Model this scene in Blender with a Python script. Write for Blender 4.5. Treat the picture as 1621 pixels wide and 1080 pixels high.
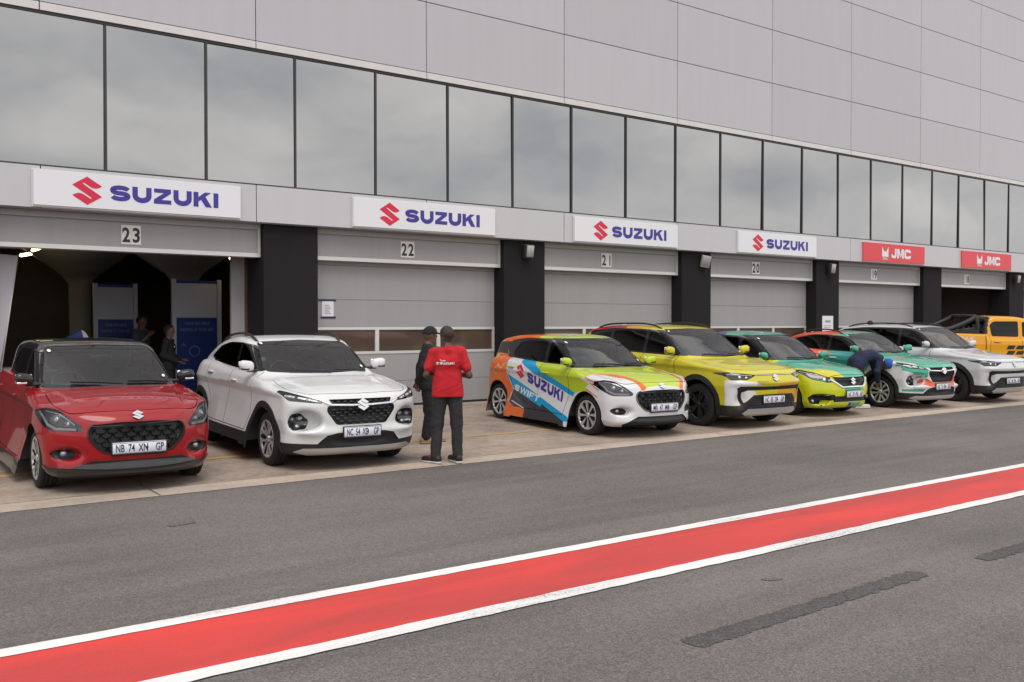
import bpy, math, random
import numpy as np
from mathutils import Vector, Matrix
R = math.radians
random.seed(7)
SC = bpy.context.scene
for o in list(bpy.data.objects): bpy.data.objects.remove(o)
COL = SC.collection

# ------------------------------------------------------------------ camera
H = 1.72
cam = bpy.data.cameras.new('camera'); cam.sensor_width = 36.0; cam.lens = 35.0
cam.clip_start = 0.05; cam.clip_end = 4000
camo = bpy.data.objects.new('camera', cam); COL.objects.link(camo)
right = Vector((0.789777, -0.613395, 0.0)); fwd = Vector((0.613298, 0.789652, -0.017764)).normalized()
up = right.cross(fwd)
camo.matrix_world = Matrix(((right.x, up.x, -fwd.x, 0), (right.y, up.y, -fwd.y, 0), (right.z, up.z, -fwd.z, H), (0, 0, 0, 1)))
SC.camera = camo

# ------------------------------------------------------------------ sky, sun, exposure
SUN_EL, SUN_AZ = R(58), R(205)      # azimuth measured from +Y clockwise
world = bpy.data.worlds.new('World'); SC.world = world; world.use_nodes = True
nt = world.node_tree; nt.nodes.clear()
out = nt.nodes.new('ShaderNodeOutputWorld'); bg = nt.nodes.new('ShaderNodeBackground')
sky = nt.nodes.new('ShaderNodeTexSky'); sky.sky_type = 'NISHITA'; sky.sun_disc = False
sky.sun_elevation = SUN_EL; sky.sun_rotation = SUN_AZ; sky.air_density = 1.0; sky.dust_density = 2.0
tc = nt.nodes.new('ShaderNodeTexCoord'); mp = nt.nodes.new('ShaderNodeMapping'); mp.inputs['Scale'].default_value = (1, 1, 2.4)
n1 = nt.nodes.new('ShaderNodeTexNoise'); n1.inputs['Scale'].default_value = 4.6; n1.inputs['Detail'].default_value = 8; n1.inputs['Roughness'].default_value = 0.52
rp = nt.nodes.new('ShaderNodeValToRGB')
rp.color_ramp.elements[0].position = 0.33; rp.color_ramp.elements[0].color = (4.5, 4.65, 4.9, 1)
rp.color_ramp.elements[1].position = 0.66; rp.color_ramp.elements[1].color = (7.9, 7.65, 7.35, 1)
n2 = nt.nodes.new('ShaderNodeTexNoise'); n2.inputs['Scale'].default_value = 1.9; n2.inputs['Detail'].default_value = 5
r2 = nt.nodes.new('ShaderNodeValToRGB'); r2.color_ramp.elements[0].position = 0.27; r2.color_ramp.elements[1].position = 0.45
mx = nt.nodes.new('ShaderNodeMixRGB')
L = nt.links.new
L(tc.outputs['Generated'], mp.inputs['Vector']); L(mp.outputs[0], n1.inputs['Vector']); L(mp.outputs[0], n2.inputs['Vector'])
L(n1.outputs['Fac'], rp.inputs[0]); L(n2.outputs['Fac'], r2.inputs[0]); L(r2.outputs[0], mx.inputs[0])
L(sky.outputs[0], mx.inputs[1]); L(rp.outputs[0], mx.inputs[2]); L(mx.outputs[0], bg.inputs[0]); L(bg.outputs[0], out.inputs[0])
bg.inputs[1].default_value = 0.12
sun = bpy.data.lights.new('sun', 'SUN'); sun.energy = 1.1; sun.angle = R(35); sun.color = (1, 0.96, 0.9)
suno = bpy.data.objects.new('sun', sun); COL.objects.link(suno)
sd = Vector((math.sin(SUN_AZ) * math.cos(SUN_EL), math.cos(SUN_AZ) * math.cos(SUN_EL), math.sin(SUN_EL)))
suno.rotation_euler = sd.to_track_quat('Z', 'Y').to_euler()
vs = SC.view_settings; vs.view_transform = 'Standard'; vs.look = 'None'; vs.exposure = 0.62; vs.gamma = 1.0; vs.use_curve_mapping = False
SC.cycles.use_denoising = True
SC.cycles.max_bounces = 8; SC.cycles.transparent_max_bounces = 12; SC.cycles.caustics_reflective = False; SC.cycles.caustics_refractive = False

# ------------------------------------------------------------------ material helpers
MATS = {}
def mat(name, col, rough=0.5, metal=0.0, coat=0.0, spec=0.5, emit=None, var=0.0, vscale=6.0, bump=0.0, bscale=80.0, stretch=(1, 1, 1), flake=0.0):
    if name in MATS: return MATS[name]
    m = bpy.data.materials.new(name); m.use_nodes = True; MATS[name] = m
    t = m.node_tree; b = t.nodes['Principled BSDF']
    c = tuple(col) + (1,) if len(col) == 3 else col
    b.inputs['Base Color'].default_value = c; b.inputs['Roughness'].default_value = rough; b.inputs['Metallic'].default_value = metal
    b.inputs['Coat Weight'].default_value = coat; b.inputs['Coat Roughness'].default_value = 0.03
    b.inputs['Specular IOR Level'].default_value = spec
    if emit: b.inputs['Emission Color'].default_value = tuple(emit[:3]) + (1,); b.inputs['Emission Strength'].default_value = emit[3]
    if var or bump:
        co = t.nodes.new('ShaderNodeTexCoord'); mpn = t.nodes.new('ShaderNodeMapping'); mpn.inputs['Scale'].default_value = stretch
        t.links.new(co.outputs['Object'], mpn.inputs['Vector'])
    if var:
        n = t.nodes.new('ShaderNodeTexNoise'); n.inputs['Scale'].default_value = vscale; n.inputs['Detail'].default_value = 6
        t.links.new(mpn.outputs[0], n.inputs['Vector'])
        mr = t.nodes.new('ShaderNodeMapRange'); mr.inputs[1].default_value = 0.25; mr.inputs[2].default_value = 0.75
        mr.inputs[3].default_value = 1 - var; mr.inputs[4].default_value = 1 + var
        t.links.new(n.outputs['Fac'], mr.inputs[0])
        hv = t.nodes.new('ShaderNodeHueSaturation'); hv.inputs['Color'].default_value = c
        t.links.new(mr.outputs[0], hv.inputs['Value']); t.links.new(hv.outputs[0], b.inputs['Base Color'])
    if bump:
        n = t.nodes.new('ShaderNodeTexNoise'); n.inputs['Scale'].default_value = bscale; n.inputs['Detail'].default_value = 4
        t.links.new(mpn.outputs[0], n.inputs['Vector'])
        bp = t.nodes.new('ShaderNodeBump'); bp.inputs['Strength'].default_value = bump; bp.inputs['Distance'].default_value = 0.01
        t.links.new(n.outputs['Fac'], bp.inputs['Height']); t.links.new(bp.outputs[0], b.inputs['Normal'])
    return m

def glassmat(name, tint, refl_ior=1.5, rough=0.0):
    """thin tinted pane: clear transmission with a fresnel reflection"""
    m = bpy.data.materials.new(name); m.use_nodes = True; MATS[name] = m
    t = m.node_tree; t.nodes.clear()
    o = t.nodes.new('ShaderNodeOutputMaterial'); tr = t.nodes.new('ShaderNodeBsdfTransparent'); gl = t.nodes.new('ShaderNodeBsdfGlossy')
    fr = t.nodes.new('ShaderNodeFresnel'); fr.inputs[0].default_value = refl_ior; mi = t.nodes.new('ShaderNodeMixShader')
    tr.inputs[0].default_value = tuple(tint) + (1,); gl.inputs['Roughness'].default_value = rough
    t.links.new(fr.outputs[0], mi.inputs[0]); t.links.new(tr.outputs[0], mi.inputs[1]); t.links.new(gl.outputs[0], mi.inputs[2]); t.links.new(mi.outputs[0], o.inputs[0])
    return m

# ------------------------------------------------------------------ mesh helpers
class MB:
    def __init__(s): s.v = []; s.f = []; s.m = []; s.sm = []
    def add(s, vs, fs, mi=0, smooth=False):
        b = len(s.v); s.v += [tuple(p) for p in vs]
        for f in fs: s.f.append(tuple(b + i for i in f)); s.m.append(mi); s.sm.append(smooth)
        return s
    def box(s, x0, x1, y0, y1, z0, z1, mi=0):
        v = [(x0, y0, z0), (x1, y0, z0), (x1, y1, z0), (x0, y1, z0), (x0, y0, z1), (x1, y0, z1), (x1, y1, z1), (x0, y1, z1)]
        return s.add(v, [(3, 2, 1, 0), (4, 5, 6, 7), (0, 1, 5, 4), (1, 2, 6, 5), (2, 3, 7, 6), (3, 0, 4, 7)], mi)
    def rbox(s, c, d, r=0.02, n=3, mi=0, mtx=None):
        """rounded box centred c with full size d"""
        hx, hy, hz = [max(q / 2 - r, 0.0005) for q in d]
        a = [R(90) * i / n for i in range(n + 1)]
        rings = []; seg = [(1, 1), (-1, 1), (-1, -1), (1, -1)]
        lev = [(-hz - r * math.sin(R(90) * (1 - i / n)), r * math.cos(R(90) * (1 - i / n))) for i in range(n + 1)] + [(hz + r * math.sin(R(90) * i / n), r * math.cos(R(90) * i / n)) for i in range(n + 1)]
        vs = []
        for z, rr in lev:
            for q, (sx, sy) in enumerate(seg):
                for t in a:
                    an = t + q * R(90)
                    vs.append((sx * hx + rr * math.cos(an), sy * hy + rr * math.sin(an), z))
        k = 4 * (n + 1); fs = []
        for i in range(len(lev) - 1):
            for j in range(k): fs.append((i * k + j, i * k + (j + 1) % k, (i + 1) * k + (j + 1) % k, (i + 1) * k + j))
        fs.append(tuple(range(k - 1, -1, -1))); fs.append(tuple((len(lev) - 1) * k + j for j in range(k)))
        M = mtx or Matrix.Identity(4)
        vs = [(M @ Vector(p)) + Vector(c) for p in vs]
        return s.add(vs, fs, mi, True)
    def tube(s, pts, r, n=8, mi=0, cap=True, flat=1.0):
        pts = [Vector(p) for p in pts]; m = len(pts); vs = []
        rs = r if isinstance(r, (list, tuple)) else [r] * m
        ref = Vector((0, 0, 1))
        for i, p in enumerate(pts):
            t = (pts[min(i + 1, m - 1)] - pts[max(i - 1, 0)]).normalized()
            q = ref if abs(t.dot(ref)) < 0.95 else Vector((1, 0, 0))
            u = t.cross(q).normalized(); w = u.cross(t)
            for j in range(n):
                a = 2 * math.pi * j / n; vs.append(p + u * math.cos(a) * rs[i] + w * math.sin(a) * rs[i] * flat)
        fs = [(i * n + j, i * n + (j + 1) % n, (i + 1) * n + (j + 1) % n, (i + 1) * n + j) for i in range(m - 1) for j in range(n)]
        if cap: fs += [tuple(range(n - 1, -1, -1)), tuple((m - 1) * n + j for j in range(n))]
        return s.add(vs, fs, mi, True)
    def lathe(s, prof, n=40, mi=0, axis='x', c=(0, 0, 0)):
        """prof: (axial, radius)"""
        vs = []
        for a_, r_ in prof:
            for j in range(n):
                t = 2 * math.pi * j / n; p, q = r_ * math.cos(t), r_ * math.sin(t)
                vs.append({'x': (c[0] + a_, c[1] + p, c[2] + q), 'y': (c[0] + q, c[1] + a_, c[2] + p), 'z': (c[0] + p, c[1] + q, c[2] + a_)}[axis])
        fs = [(i * n + j, i * n + (j + 1) % n, (i + 1) * n + (j + 1) % n, (i + 1) * n + j) for i in range(len(prof) - 1) for j in range(n)]
        return s.add(vs, fs, mi, True)
    def prism(s, poly, d0, d1, plane='xz', mi=0):
        """polygon extruded between two depths; plane xz extrudes along y, yz along x, xy along z"""
        k = len(poly)
        P = {'xz': lambda a, b, d: (a, d, b), 'yz': lambda a, b, d: (d, a, b), 'xy': lambda a, b, d: (a, b, d)}[plane]
        vs = [P(a, b, d0) for a, b in poly] + [P(a, b, d1) for a, b in poly]
        fs = [tuple(range(k)), tuple(range(2 * k - 1, k - 1, -1))] + [(i, i + k, (i + 1) % k + k, (i + 1) % k) for i in range(k)]
        return s.add(vs, fs, mi)
    def mesh(s, name='m'):
        me = bpy.data.meshes.new(name); me.from_pydata(s.v, [], s.f)
        me.polygons.foreach_set('material_index', s.m); me.polygons.foreach_set('use_smooth', s.sm); me.update()
        return me
    def build(s, name, mats, parent=None, fixn=True):
        me = s.mesh(name)
        if fixn:
            import bmesh
            bm = bmesh.new(); bm.from_mesh(me); bmesh.ops.recalc_face_normals(bm, faces=bm.faces); bm.to_mesh(me); bm.free()
        return link(name, me, mats, parent)
def link(name, me, mats, parent=None, loc=None):
    for m in (mats if isinstance(mats, (list, tuple)) else [mats]):
        if me is not None and m is not None: me.materials.append(MATS[m] if isinstance(m, str) else m)
    o = bpy.data.objects.new(name, me); COL.objects.link(o)
    if parent is not None: o.parent = parent
    if loc is not None: o.location = loc
    return o
def empty(name, loc=(0, 0, 0), rz=0, parent=None):
    o = bpy.data.objects.new(name, None); COL.objects.link(o); o.location = loc; o.rotation_euler = (0, 0, rz); o.empty_display_size = 0.1
    if parent is not None: o.parent = parent
    return o
def tag(o, label=None, cat=None, group=None, kind=None):
    if label: o['label'] = label
    if cat: o['category'] = cat
    if group: o['group'] = group
    if kind: o['kind'] = kind
    return o
def bx(name, x0, x1, y0, y1, z0, z1, m, parent=None):
    """box object with its origin at its own centre"""
    c = ((x0 + x1) / 2, (y0 + y1) / 2, (z0 + z1) / 2)
    b = MB().box(x0 - c[0], x1 - c[0], y0 - c[1], y1 - c[1], z0 - c[2], z1 - c[2])
    return link(name, b.mesh(name), m, parent, c)

# ------------------------------------------------------------------ lettering: flat polygons in (x, y), as lists of quads/polys
def stroke(path, w, close=False):
    """polyline -> strip of quads of width w (mitred)"""
    P = [Vector((p[0], p[1])) for p in path]; P = [p for i, p in enumerate(P) if i == 0 or (p - P[i - 1]).length > 1e-4]; n = len(P); l = []; r = []
    for i in range(n):
        a = P[i] - P[i - 1] if i > 0 else P[1] - P[0]; b = P[i + 1] - P[i] if i < n - 1 else P[-1] - P[-2]
        a = a.normalized(); b = b.normalized(); na = Vector((-a.y, a.x)); nb = Vector((-b.y, b.x)); m = (na + nb)
        m = m.normalized() if m.length > 1e-6 else na; k = min(1 / max(m.dot(na), 0.35), 2.0)
        l.append(P[i] + m * k * w / 2); r.append(P[i] - m * k * w / 2)
    return [[tuple(l[i]), tuple(r[i]), tuple(r[i + 1]), tuple(l[i + 1])] for i in range(n - 1)]
def arc(cx, cy, rx, ry, a0, a1, n=8):
    return [(cx + rx * math.cos(R(a0 + (a1 - a0) * i / n)), cy + ry * math.sin(R(a0 + (a1 - a0) * i / n))) for i in range(n + 1)]
SW = 0.335
GL = {
 'S': (1.24, stroke(arc(0.62, 0.70, 0.47, 0.165, 8, 180, 9)[0:] + arc(0.62, 0.66, 0.47, 0.16, 180, 262, 5) + arc(0.62, 0.34, 0.47, 0.16, 82, 0, 5) + arc(0.62, 0.30, 0.47, 0.165, 0, -172, 9), 0.285)),
 'U': (1.18, stroke([(0.16, 1.0), (0.16, 0.45)] + arc(0.59, 0.45, 0.43, 0.315, 180, 360, 12) + [(1.02, 0.45), (1.02, 1.0)], SW)),
 'Z': (1.16, [[(0.04, 1), (0.04, 0.73), (1.12, 0.73), (1.12, 1)], [(1.12, 0.729), (0.66, 0.729), (0.02, 0.271), (0.50, 0.271)], [(0.02, 0.27), (0.02, 0), (1.14, 0), (1.14, 0.27)]]),
 'K': (1.22, [[(0, 0), (0.33, 0), (0.33, 1), (0, 1)], [(0.331, 0.36), (1.18, 1.0), (0.76, 1.0), (0.331, 0.66)], [(0.50, 0.484), (0.80, 0.711), (1.24, 0.0), (0.82, 0.0)]]),
 'I': (0.34, [[(0, 0), (0.33, 0), (0.33, 1), (0, 1)]]),
 'W': (1.5, stroke([(0.1, 1.0), (0.40, 0.12), (0.75, 0.95), (1.10, 0.12), (1.40, 1.0)], 0.27)),
 'F': (1.0, [[(0, 0), (0.3, 0), (0.3, 1), (0, 1)], [(0.3, 0.76), (1.0, 0.76), (1.0, 1), (0.3, 1)], [(0.3, 0.38), (0.85, 0.38), (0.85, 0.6), (0.3, 0.6)]]),
 'T': (1.1, [[(0, 0.76), (1.1, 0.76), (1.1, 1), (0, 1)], [(0.4, 0), (0.7, 0), (0.7, 0.76), (0.4, 0.76)]]),
 'J': (0.85, [[(0.55, 0.28), (0.85, 0.28), (0.85, 1), (0.55, 1)], [(0.12, 0.0), (0.70, 0.0), (0.85, 0.28), (0.20, 0.28)], [(0, 0.05), (0.12, 0.0), (0.22, 0.28), (0.22, 0.40), (0, 0.40)]]),
 'M': (1.15, [[(0, 0), (0.29, 0), (0.29, 1), (0, 1)], [(0.86, 0), (1.15, 0), (1.15, 1), (0.86, 1)], [(0.29, 1), (0.29, 0.62), (0.50, 0.05), (0.575, 0.35), (0.36, 1)], [(0.86, 1), (0.79, 1), (0.575, 0.35), (0.65, 0.05), (0.86, 0.62)]]),
 'C': (1.05, stroke([(0.98, 0.64), (0.98, 0.78), (0.86, 0.86), (0.26, 0.86), (0.15, 0.76), (0.15, 0.24), (0.26, 0.14), (0.86, 0.14), (0.98, 0.22), (0.98, 0.36)], 0.28)),
}
EMB_H = [(-1, .37), (0, 1), (1, .38), (.83, .256), (.6, .188), (.42, .2), (.3, .24), (-.23, .556), (-.32, .5)]
EMBLEM = EMB_H + [(-x, -y) for x, y in EMB_H]
def word(txt, gap=0.13):
    x = 0; ps = []
    for ch in txt:
        if ch == ' ': x += 0.5; continue
        w, pl = GL[ch]; ps += [[(a + x, b) for a, b in p] for p in pl]; x += w + gap
    return ps, x - gap
def textpolys(txt, bold=0.0, squash=1.0):
    """default font as triangles in 2D, cap height 1"""
    cu = bpy.data.curves.new('t', 'FONT'); cu.body = txt; cu.offset = bold; cu.resolution_u = 3
    o = bpy.data.objects.new('t', cu); COL.objects.link(o)
    dg = bpy.context.evaluated_depsgraph_get(); me = bpy.data.meshes.new_from_object(o.evaluated_get(dg))
    vs = [(v.co.x * squash / 0.69, v.co.y / 0.69) for v in me.vertices]; ps = [[vs[i] for i in p.vertices] for p in me.polygons]
    bpy.data.objects.remove(o); bpy.data.curves.remove(cu); bpy.data.meshes.remove(me)
    w = max((p[0] for q in ps for p in q), default=0); return ps, w
def flat(ps, f, mb=None, mi=0):
    """polygons mapped to 3D with f(x,y)"""
    mb = mb or MB()
    for p in ps: mb.add([f(*q) for q in p], [tuple(range(len(p)))], mi)
    return mb
def place(ps, x, y, s, sx=None): return [[(x + (sx or s) * a, y + s * b) for a, b in p] for p in ps]
# ------------------------------------------------------------------ surface materials
def ground_mat(name, base, dark, light, speck=90.0, big=0.35, rough=0.9, bump=0.35, stain=0.0):
    m = bpy.data.materials.new(name); m.use_nodes = True; MATS[name] = m
    t = m.node_tree; b = t.nodes['Principled BSDF']; b.inputs['Roughness'].default_value = rough; b.inputs['Specular IOR Level'].default_value = 0.3
    co = t.nodes.new('ShaderNodeTexCoord')
    def noise(sc, det=4, rg=0.6, vec=None, dist=0):
        n = t.nodes.new('ShaderNodeTexNoise'); n.inputs['Scale'].default_value = sc; n.inputs['Detail'].default_value = det; n.inputs['Roughness'].default_value = rg
        n.inputs['Distortion'].default_value = dist
        t.links.new(vec or co.outputs['Object'], n.inputs['Vector']); return n.outputs['Fac']
    def ramp(f, p0, c0, p1, c1):
        r = t.nodes.new('ShaderNodeValToRGB'); e = r.color_ramp.elements
        e[0].position = p0; e[0].color = tuple(c0) + (1,); e[1].position = p1; e[1].color = tuple(c1) + (1,); t.links.new(f, r.inputs[0]); return r.outputs[0]
    def mul(a, bb, f=1.0):
        x = t.nodes.new('ShaderNodeMixRGB'); x.blend_type = 'MULTIPLY'; x.inputs[0].default_value = f; t.links.new(a, x.inputs[1]); t.links.new(bb, x.inputs[2]); return x.outputs[0]
    c = ramp(noise(speck, 3, 0.75), 0.34, dark, 0.66, light)
    c = mul(c, ramp(noise(big, 5, 0.55), 0.3, (0.80, 0.80, 0.81), 0.7, (1.12, 1.11, 1.10)))
    mp_ = t.nodes.new('ShaderNodeMapping'); mp_.inputs['Scale'].default_value = (0.12, 1.6, 1); t.links.new(co.outputs['Object'], mp_.inputs['Vector'])
    c = mul(c, ramp(noise(1.2, 5, 0.6, mp_.outputs[0], 0.4), 0.36, (0.84, 0.84, 0.85), 0.6, (1.03, 1.03, 1.03)))
    if stain: c = mul(c, ramp(noise(1.1, 7, 0.62, None, 0.6), 0.33, (1 - stain,) * 3, 0.50, (1, 1, 1)))
    if speck > 60:                                    # salt and pepper of the aggregate
        for sc_, lo_, hi_ in ((120, 0.70, 1.30), (48, 0.88, 1.12)):
            v = t.nodes.new('ShaderNodeTexVoronoi'); v.inputs['Scale'].default_value = sc_; t.links.new(co.outputs['Object'], v.inputs['Vector']); sep = t.nodes.new('ShaderNodeSeparateColor'); t.links.new(v.outputs['Color'], sep.inputs[0])
            c = mul(c, ramp(sep.outputs[0], 0.0, (lo_,) * 3, 1.0, (hi_,) * 3))
    if speck > 60:                                    # pale stone chips in the asphalt
        v = t.nodes.new('ShaderNodeTexVoronoi'); v.inputs['Scale'].default_value = 55; t.links.new(co.outputs['Object'], v.inputs['Vector'])
        w = t.nodes.new('ShaderNodeValToRGB'); w.color_ramp.elements[0].position = 0.10; w.color_ramp.elements[0].color = (1, 1, 1, 1); w.color_ramp.elements[1].position = 0.20; w.color_ramp.elements[1].color = (0, 0, 0, 1)
        t.links.new(v.outputs['Distance'], w.inputs[0])
        a = t.nodes.new('ShaderNodeMixRGB'); a.inputs[2].default_value = (0.31, 0.28, 0.26, 1); f = t.nodes.new('ShaderNodeMath'); f.operation = 'MULTIPLY'; f.inputs[1].default_value = 0.55
        t.links.new(w.outputs[0], f.inputs[0]); t.links.new(f.outputs[0], a.inputs[0]); t.links.new(c, a.inputs[1]); c = a.outputs[0]
    t.links.new(c, b.inputs['Base Color'])
    bp = t.nodes.new('ShaderNodeBump'); bp.inputs['Strength'].default_value = bump; bp.inputs['Distance'].default_value = 0.01
    t.links.new(noise(speck * 1.3, 3, 0.7), bp.inputs['Height']); t.links.new(bp.outputs[0], b.inputs['Normal'])
    return m
ground_mat('asphalt', 0, (0.110, 0.098, 0.093), (0.195, 0.175, 0.166), 75.0, bump=0.15)
ground_mat('concrete', 0, (0.30, 0.238, 0.195), (0.40, 0.325, 0.27), 14.0, 0.5, 0.85, 0.12, 0.30)
ground_mat('concrete_edge', 0, (0.41, 0.34, 0.275), (0.50, 0.42, 0.35), 16.0, 0.6, 0.85, 0.12, 0.16)
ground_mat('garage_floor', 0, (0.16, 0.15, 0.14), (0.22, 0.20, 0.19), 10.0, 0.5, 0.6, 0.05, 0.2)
def paintmat(name, col, worn, amount=0.5):
    """road paint with worn specks and smudges"""
    m = bpy.data.materials.new(name); m.use_nodes = True; MATS[name] = m
    t = m.node_tree; b = t.nodes['Principled BSDF']; b.inputs['Roughness'].default_value = 0.75
    co = t.nodes.new('ShaderNodeTexCoord')
    n = t.nodes.new('ShaderNodeTexNoise'); n.inputs['Scale'].default_value = 60; n.inputs['Detail'].default_value = 5; n.inputs['Roughness'].default_value = 0.7
    n3 = t.nodes.new('ShaderNodeTexNoise'); n3.inputs['Scale'].default_value = 1.4; n3.inputs['Detail'].default_value = 6; n3.inputs['Distortion'].default_value = 0.5
    mp_ = t.nodes.new('ShaderNodeMapping'); mp_.inputs['Scale'].default_value = (0.35, 1.5, 1)
    t.links.new(co.outputs['Object'], n.inputs['Vector']); t.links.new(co.outputs['Object'], mp_.inputs['Vector']); t.links.new(mp_.outputs[0], n3.inputs['Vector'])
    a = t.nodes.new('ShaderNodeMath'); a.operation = 'ADD'; t.links.new(n.outputs['Fac'], a.inputs[0]); t.links.new(n3.outputs['Fac'], a.inputs[1])
    r = t.nodes.new('ShaderNodeValToRGB'); e = r.color_ramp.elements; e[0].position = 0.36; e[0].color = tuple(worn) + (1,); e[1].position = 0.36 + 0.12 / max(amount, .1); e[1].color = tuple(col) + (1,)
    h = t.nodes.new('ShaderNodeMath'); h.operation = 'MULTIPLY'; h.inputs[1].default_value = 0.5; t.links.new(a.outputs[0], h.inputs[0]); t.links.new(h.outputs[0], r.inputs[0])
    v = t.nodes.new('ShaderNodeHueSaturation'); mr = t.nodes.new('ShaderNodeMapRange'); mr.inputs[1].default_value = 0.3; mr.inputs[2].default_value = 0.7; mr.inputs[3].default_value = 0.88; mr.inputs[4].default_value = 1.08
    t.links.new(n3.outputs['Fac'], mr.inputs[0]); t.links.new(mr.outputs[0], v.inputs['Value']); t.links.new(r.outputs[0], v.inputs['Color']); t.links.new(v.outputs[0], b.inputs['Base Color'])
    return m
paintmat('red_paint', (0.60, 0.044, 0.037), (0.40, 0.05, 0.05), 0.55)
paintmat('white_paint', (0.72, 0.71, 0.70), (0.24, 0.23, 0.22), 1.5)
paintmat('yellow_paint', (0.52, 0.30, 0.075), (0.33, 0.24, 0.16), 0.45)
paintmat('pink_paint', (0.50, 0.13, 0.13), (0.33, 0.24, 0.2), 0.5)
ground_mat('rubber_mark', 0, (0.048, 0.045, 0.044), (0.125, 0.117, 0.113), 75.0)
ground_mat('faint_mark', 0, (0.07, 0.064, 0.061), (0.18, 0.165, 0.157), 75.0)
def cladding(name, col, var, streak, rough=0.42, metal=0.0):
    m = mat(name, col, rough, metal, spec=0.4); t = m.node_tree; b = t.nodes['Principled BSDF']
    co = t.nodes.new('ShaderNodeTexCoord'); oi = t.nodes.new('ShaderNodeObjectInfo')
    gp = t.nodes.new('ShaderNodeNewGeometry')
    mp_ = t.nodes.new('ShaderNodeMapping'); mp_.inputs['Scale'].default_value = (6.0, 6.0, 0.45); t.links.new(gp.outputs['Position'], mp_.inputs['Vector'])
    n = t.nodes.new('ShaderNodeTexNoise'); n.inputs['Scale'].default_value = 1.0; n.inputs['Detail'].default_value = 7; n.inputs['Roughness'].default_value = 0.6; t.links.new(mp_.outputs[0], n.inputs['Vector'])
    mr = t.nodes.new('ShaderNodeMapRange'); mr.inputs[1].default_value = 0.32; mr.inputs[2].default_value = 0.62; mr.inputs[3].default_value = 1 - streak; mr.inputs[4].default_value = 1.0; t.links.new(n.outputs['Fac'], mr.inputs[0])
    m2 = t.nodes.new('ShaderNodeMapRange'); m2.inputs[3].default_value = 1 - var; m2.inputs[4].default_value = 1 + var; t.links.new(oi.outputs['Random'], m2.inputs[0])
    mu = t.nodes.new('ShaderNodeMath'); mu.operation = 'MULTIPLY'; t.links.new(mr.outputs[0], mu.inputs[0]); t.links.new(m2.outputs[0], mu.inputs[1])
    hv = t.nodes.new('ShaderNodeHueSaturation'); hv.inputs['Color'].default_value = tuple(col) + (1,); t.links.new(mu.outputs[0], hv.inputs['Value']); t.links.new(hv.outputs[0], b.inputs['Base Color'])
cladding('wall_cladding', (0.468, 0.463, 0.497), 0.035, 0.03)
cladding('fascia_cladding', (0.52, 0.515, 0.545), 0.02, 0.02)
cladding('door_grey', (0.325, 0.318, 0.325), 0.02, 0.05, 0.45)
mat('trim_pale', (0.62, 0.60, 0.60), 0.4, var=0.06, vscale=3)
mat('joint_dark', (0.045, 0.043, 0.045), 0.8)
mat('mullion_dark', (0.035, 0.034, 0.035), 0.45)
mat('pillar_dark', (0.0165, 0.0152, 0.0172), 0.85, spec=0.2, var=0.12, vscale=1.5, stretch=(1, 1, 0.3))
mat('alu', (0.66, 0.65, 0.64), 0.4, 0.3)
mat('black', (0.012, 0.012, 0.013), 0.6)
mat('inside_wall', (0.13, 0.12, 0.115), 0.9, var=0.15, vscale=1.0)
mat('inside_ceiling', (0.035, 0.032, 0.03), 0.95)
mat('white_fabric', (0.62, 0.61, 0.66), 0.8, var=0.05, vscale=1.5)
mat('sign_white', (0.72, 0.725, 0.77), 0.35)
mat('sign_red', (0.68, 0.05, 0.065), 0.4)
mat('logo_red', (0.62, 0.014, 0.055), 0.4)
mat('logo_blue', (0.045, 0.03, 0.27), 0.4)
mat('number_white', (0.72, 0.71, 0.69), 0.5, var=0.05)
mat('number_black', (0.02, 0.02, 0.02), 0.5)
mat('door_glass', (0.085, 0.058, 0.046), 0.05)
MATS['door_glass'].node_tree.nodes['Principled BSDF'].inputs['IOR'].default_value = 1.6
def mirrorglass():
    """sun control glass: strong neutral reflection with a slight waviness"""
    m = mat('facade_glass', (0.37, 0.37, 0.372), 0.03, 1.0); t = m.node_tree; b = t.nodes['Principled BSDF']
    gp = t.nodes.new('ShaderNodeNewGeometry'); n = t.nodes.new('ShaderNodeTexNoise'); n.inputs['Scale'].default_value = 0.9; n.inputs['Detail'].default_value = 1
    t.links.new(gp.outputs['Position'], n.inputs['Vector'])
    bp = t.nodes.new('ShaderNodeBump'); bp.inputs['Strength'].default_value = 0.25; bp.inputs['Distance'].default_value = 0.02; t.links.new(n.outputs['Fac'], bp.inputs['Height']); t.links.new(bp.outputs[0], b.inputs['Normal'])
mirrorglass()

# ------------------------------------------------------------------ ground
def sheet(name, x0, x1, y0, y1, m, z=0.0, slope=0.0, yref=9.95, nx=1, ny=1, kind='structure', wob=0.0, parent=None):
    mb = MB(); vs = []; rnd = random.Random(hash(name) % 1000 if False else len(name))
    for j in range(ny + 1):
        for i in range(nx + 1):
            x = x0 + (x1 - x0) * i / nx; y = y0 + (y1 - y0) * j / ny
            if wob and ny == 1: y += (rnd.random() - 0.5) * wob
            vs.append((x, y, z + slope * (y - yref)))
    mb.add(vs, [(j * (nx + 1) + i, j * (nx + 1) + i + 1, (j + 1) * (nx + 1) + i + 1, (j + 1) * (nx + 1) + i) for j in range(ny) for i in range(nx)])
    o = link(name, mb.mesh(name), m, parent)
    if kind: o['kind'] = kind
    return o
SL = 0.0225
def gz(y): return SL * (y - 9.95) + 0.004 if 9.95 < y < 16.6 else (0.15 if y >= 16.6 else 0.0)
sheet('ground', -600, 900, -800, 700, 'asphalt', -0.004)
sheet('pit_lane_asphalt', -60, 120, -40, 9.95, 'asphalt', 0.0)
ap = sheet('concrete_apron', -60, 120, 10.36, 16.6, 'concrete', 0.004, SL)
sheet('apron_edge_slab', -60, 120, 9.95, 10.348, 'concrete_edge', 0.004, SL)
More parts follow.
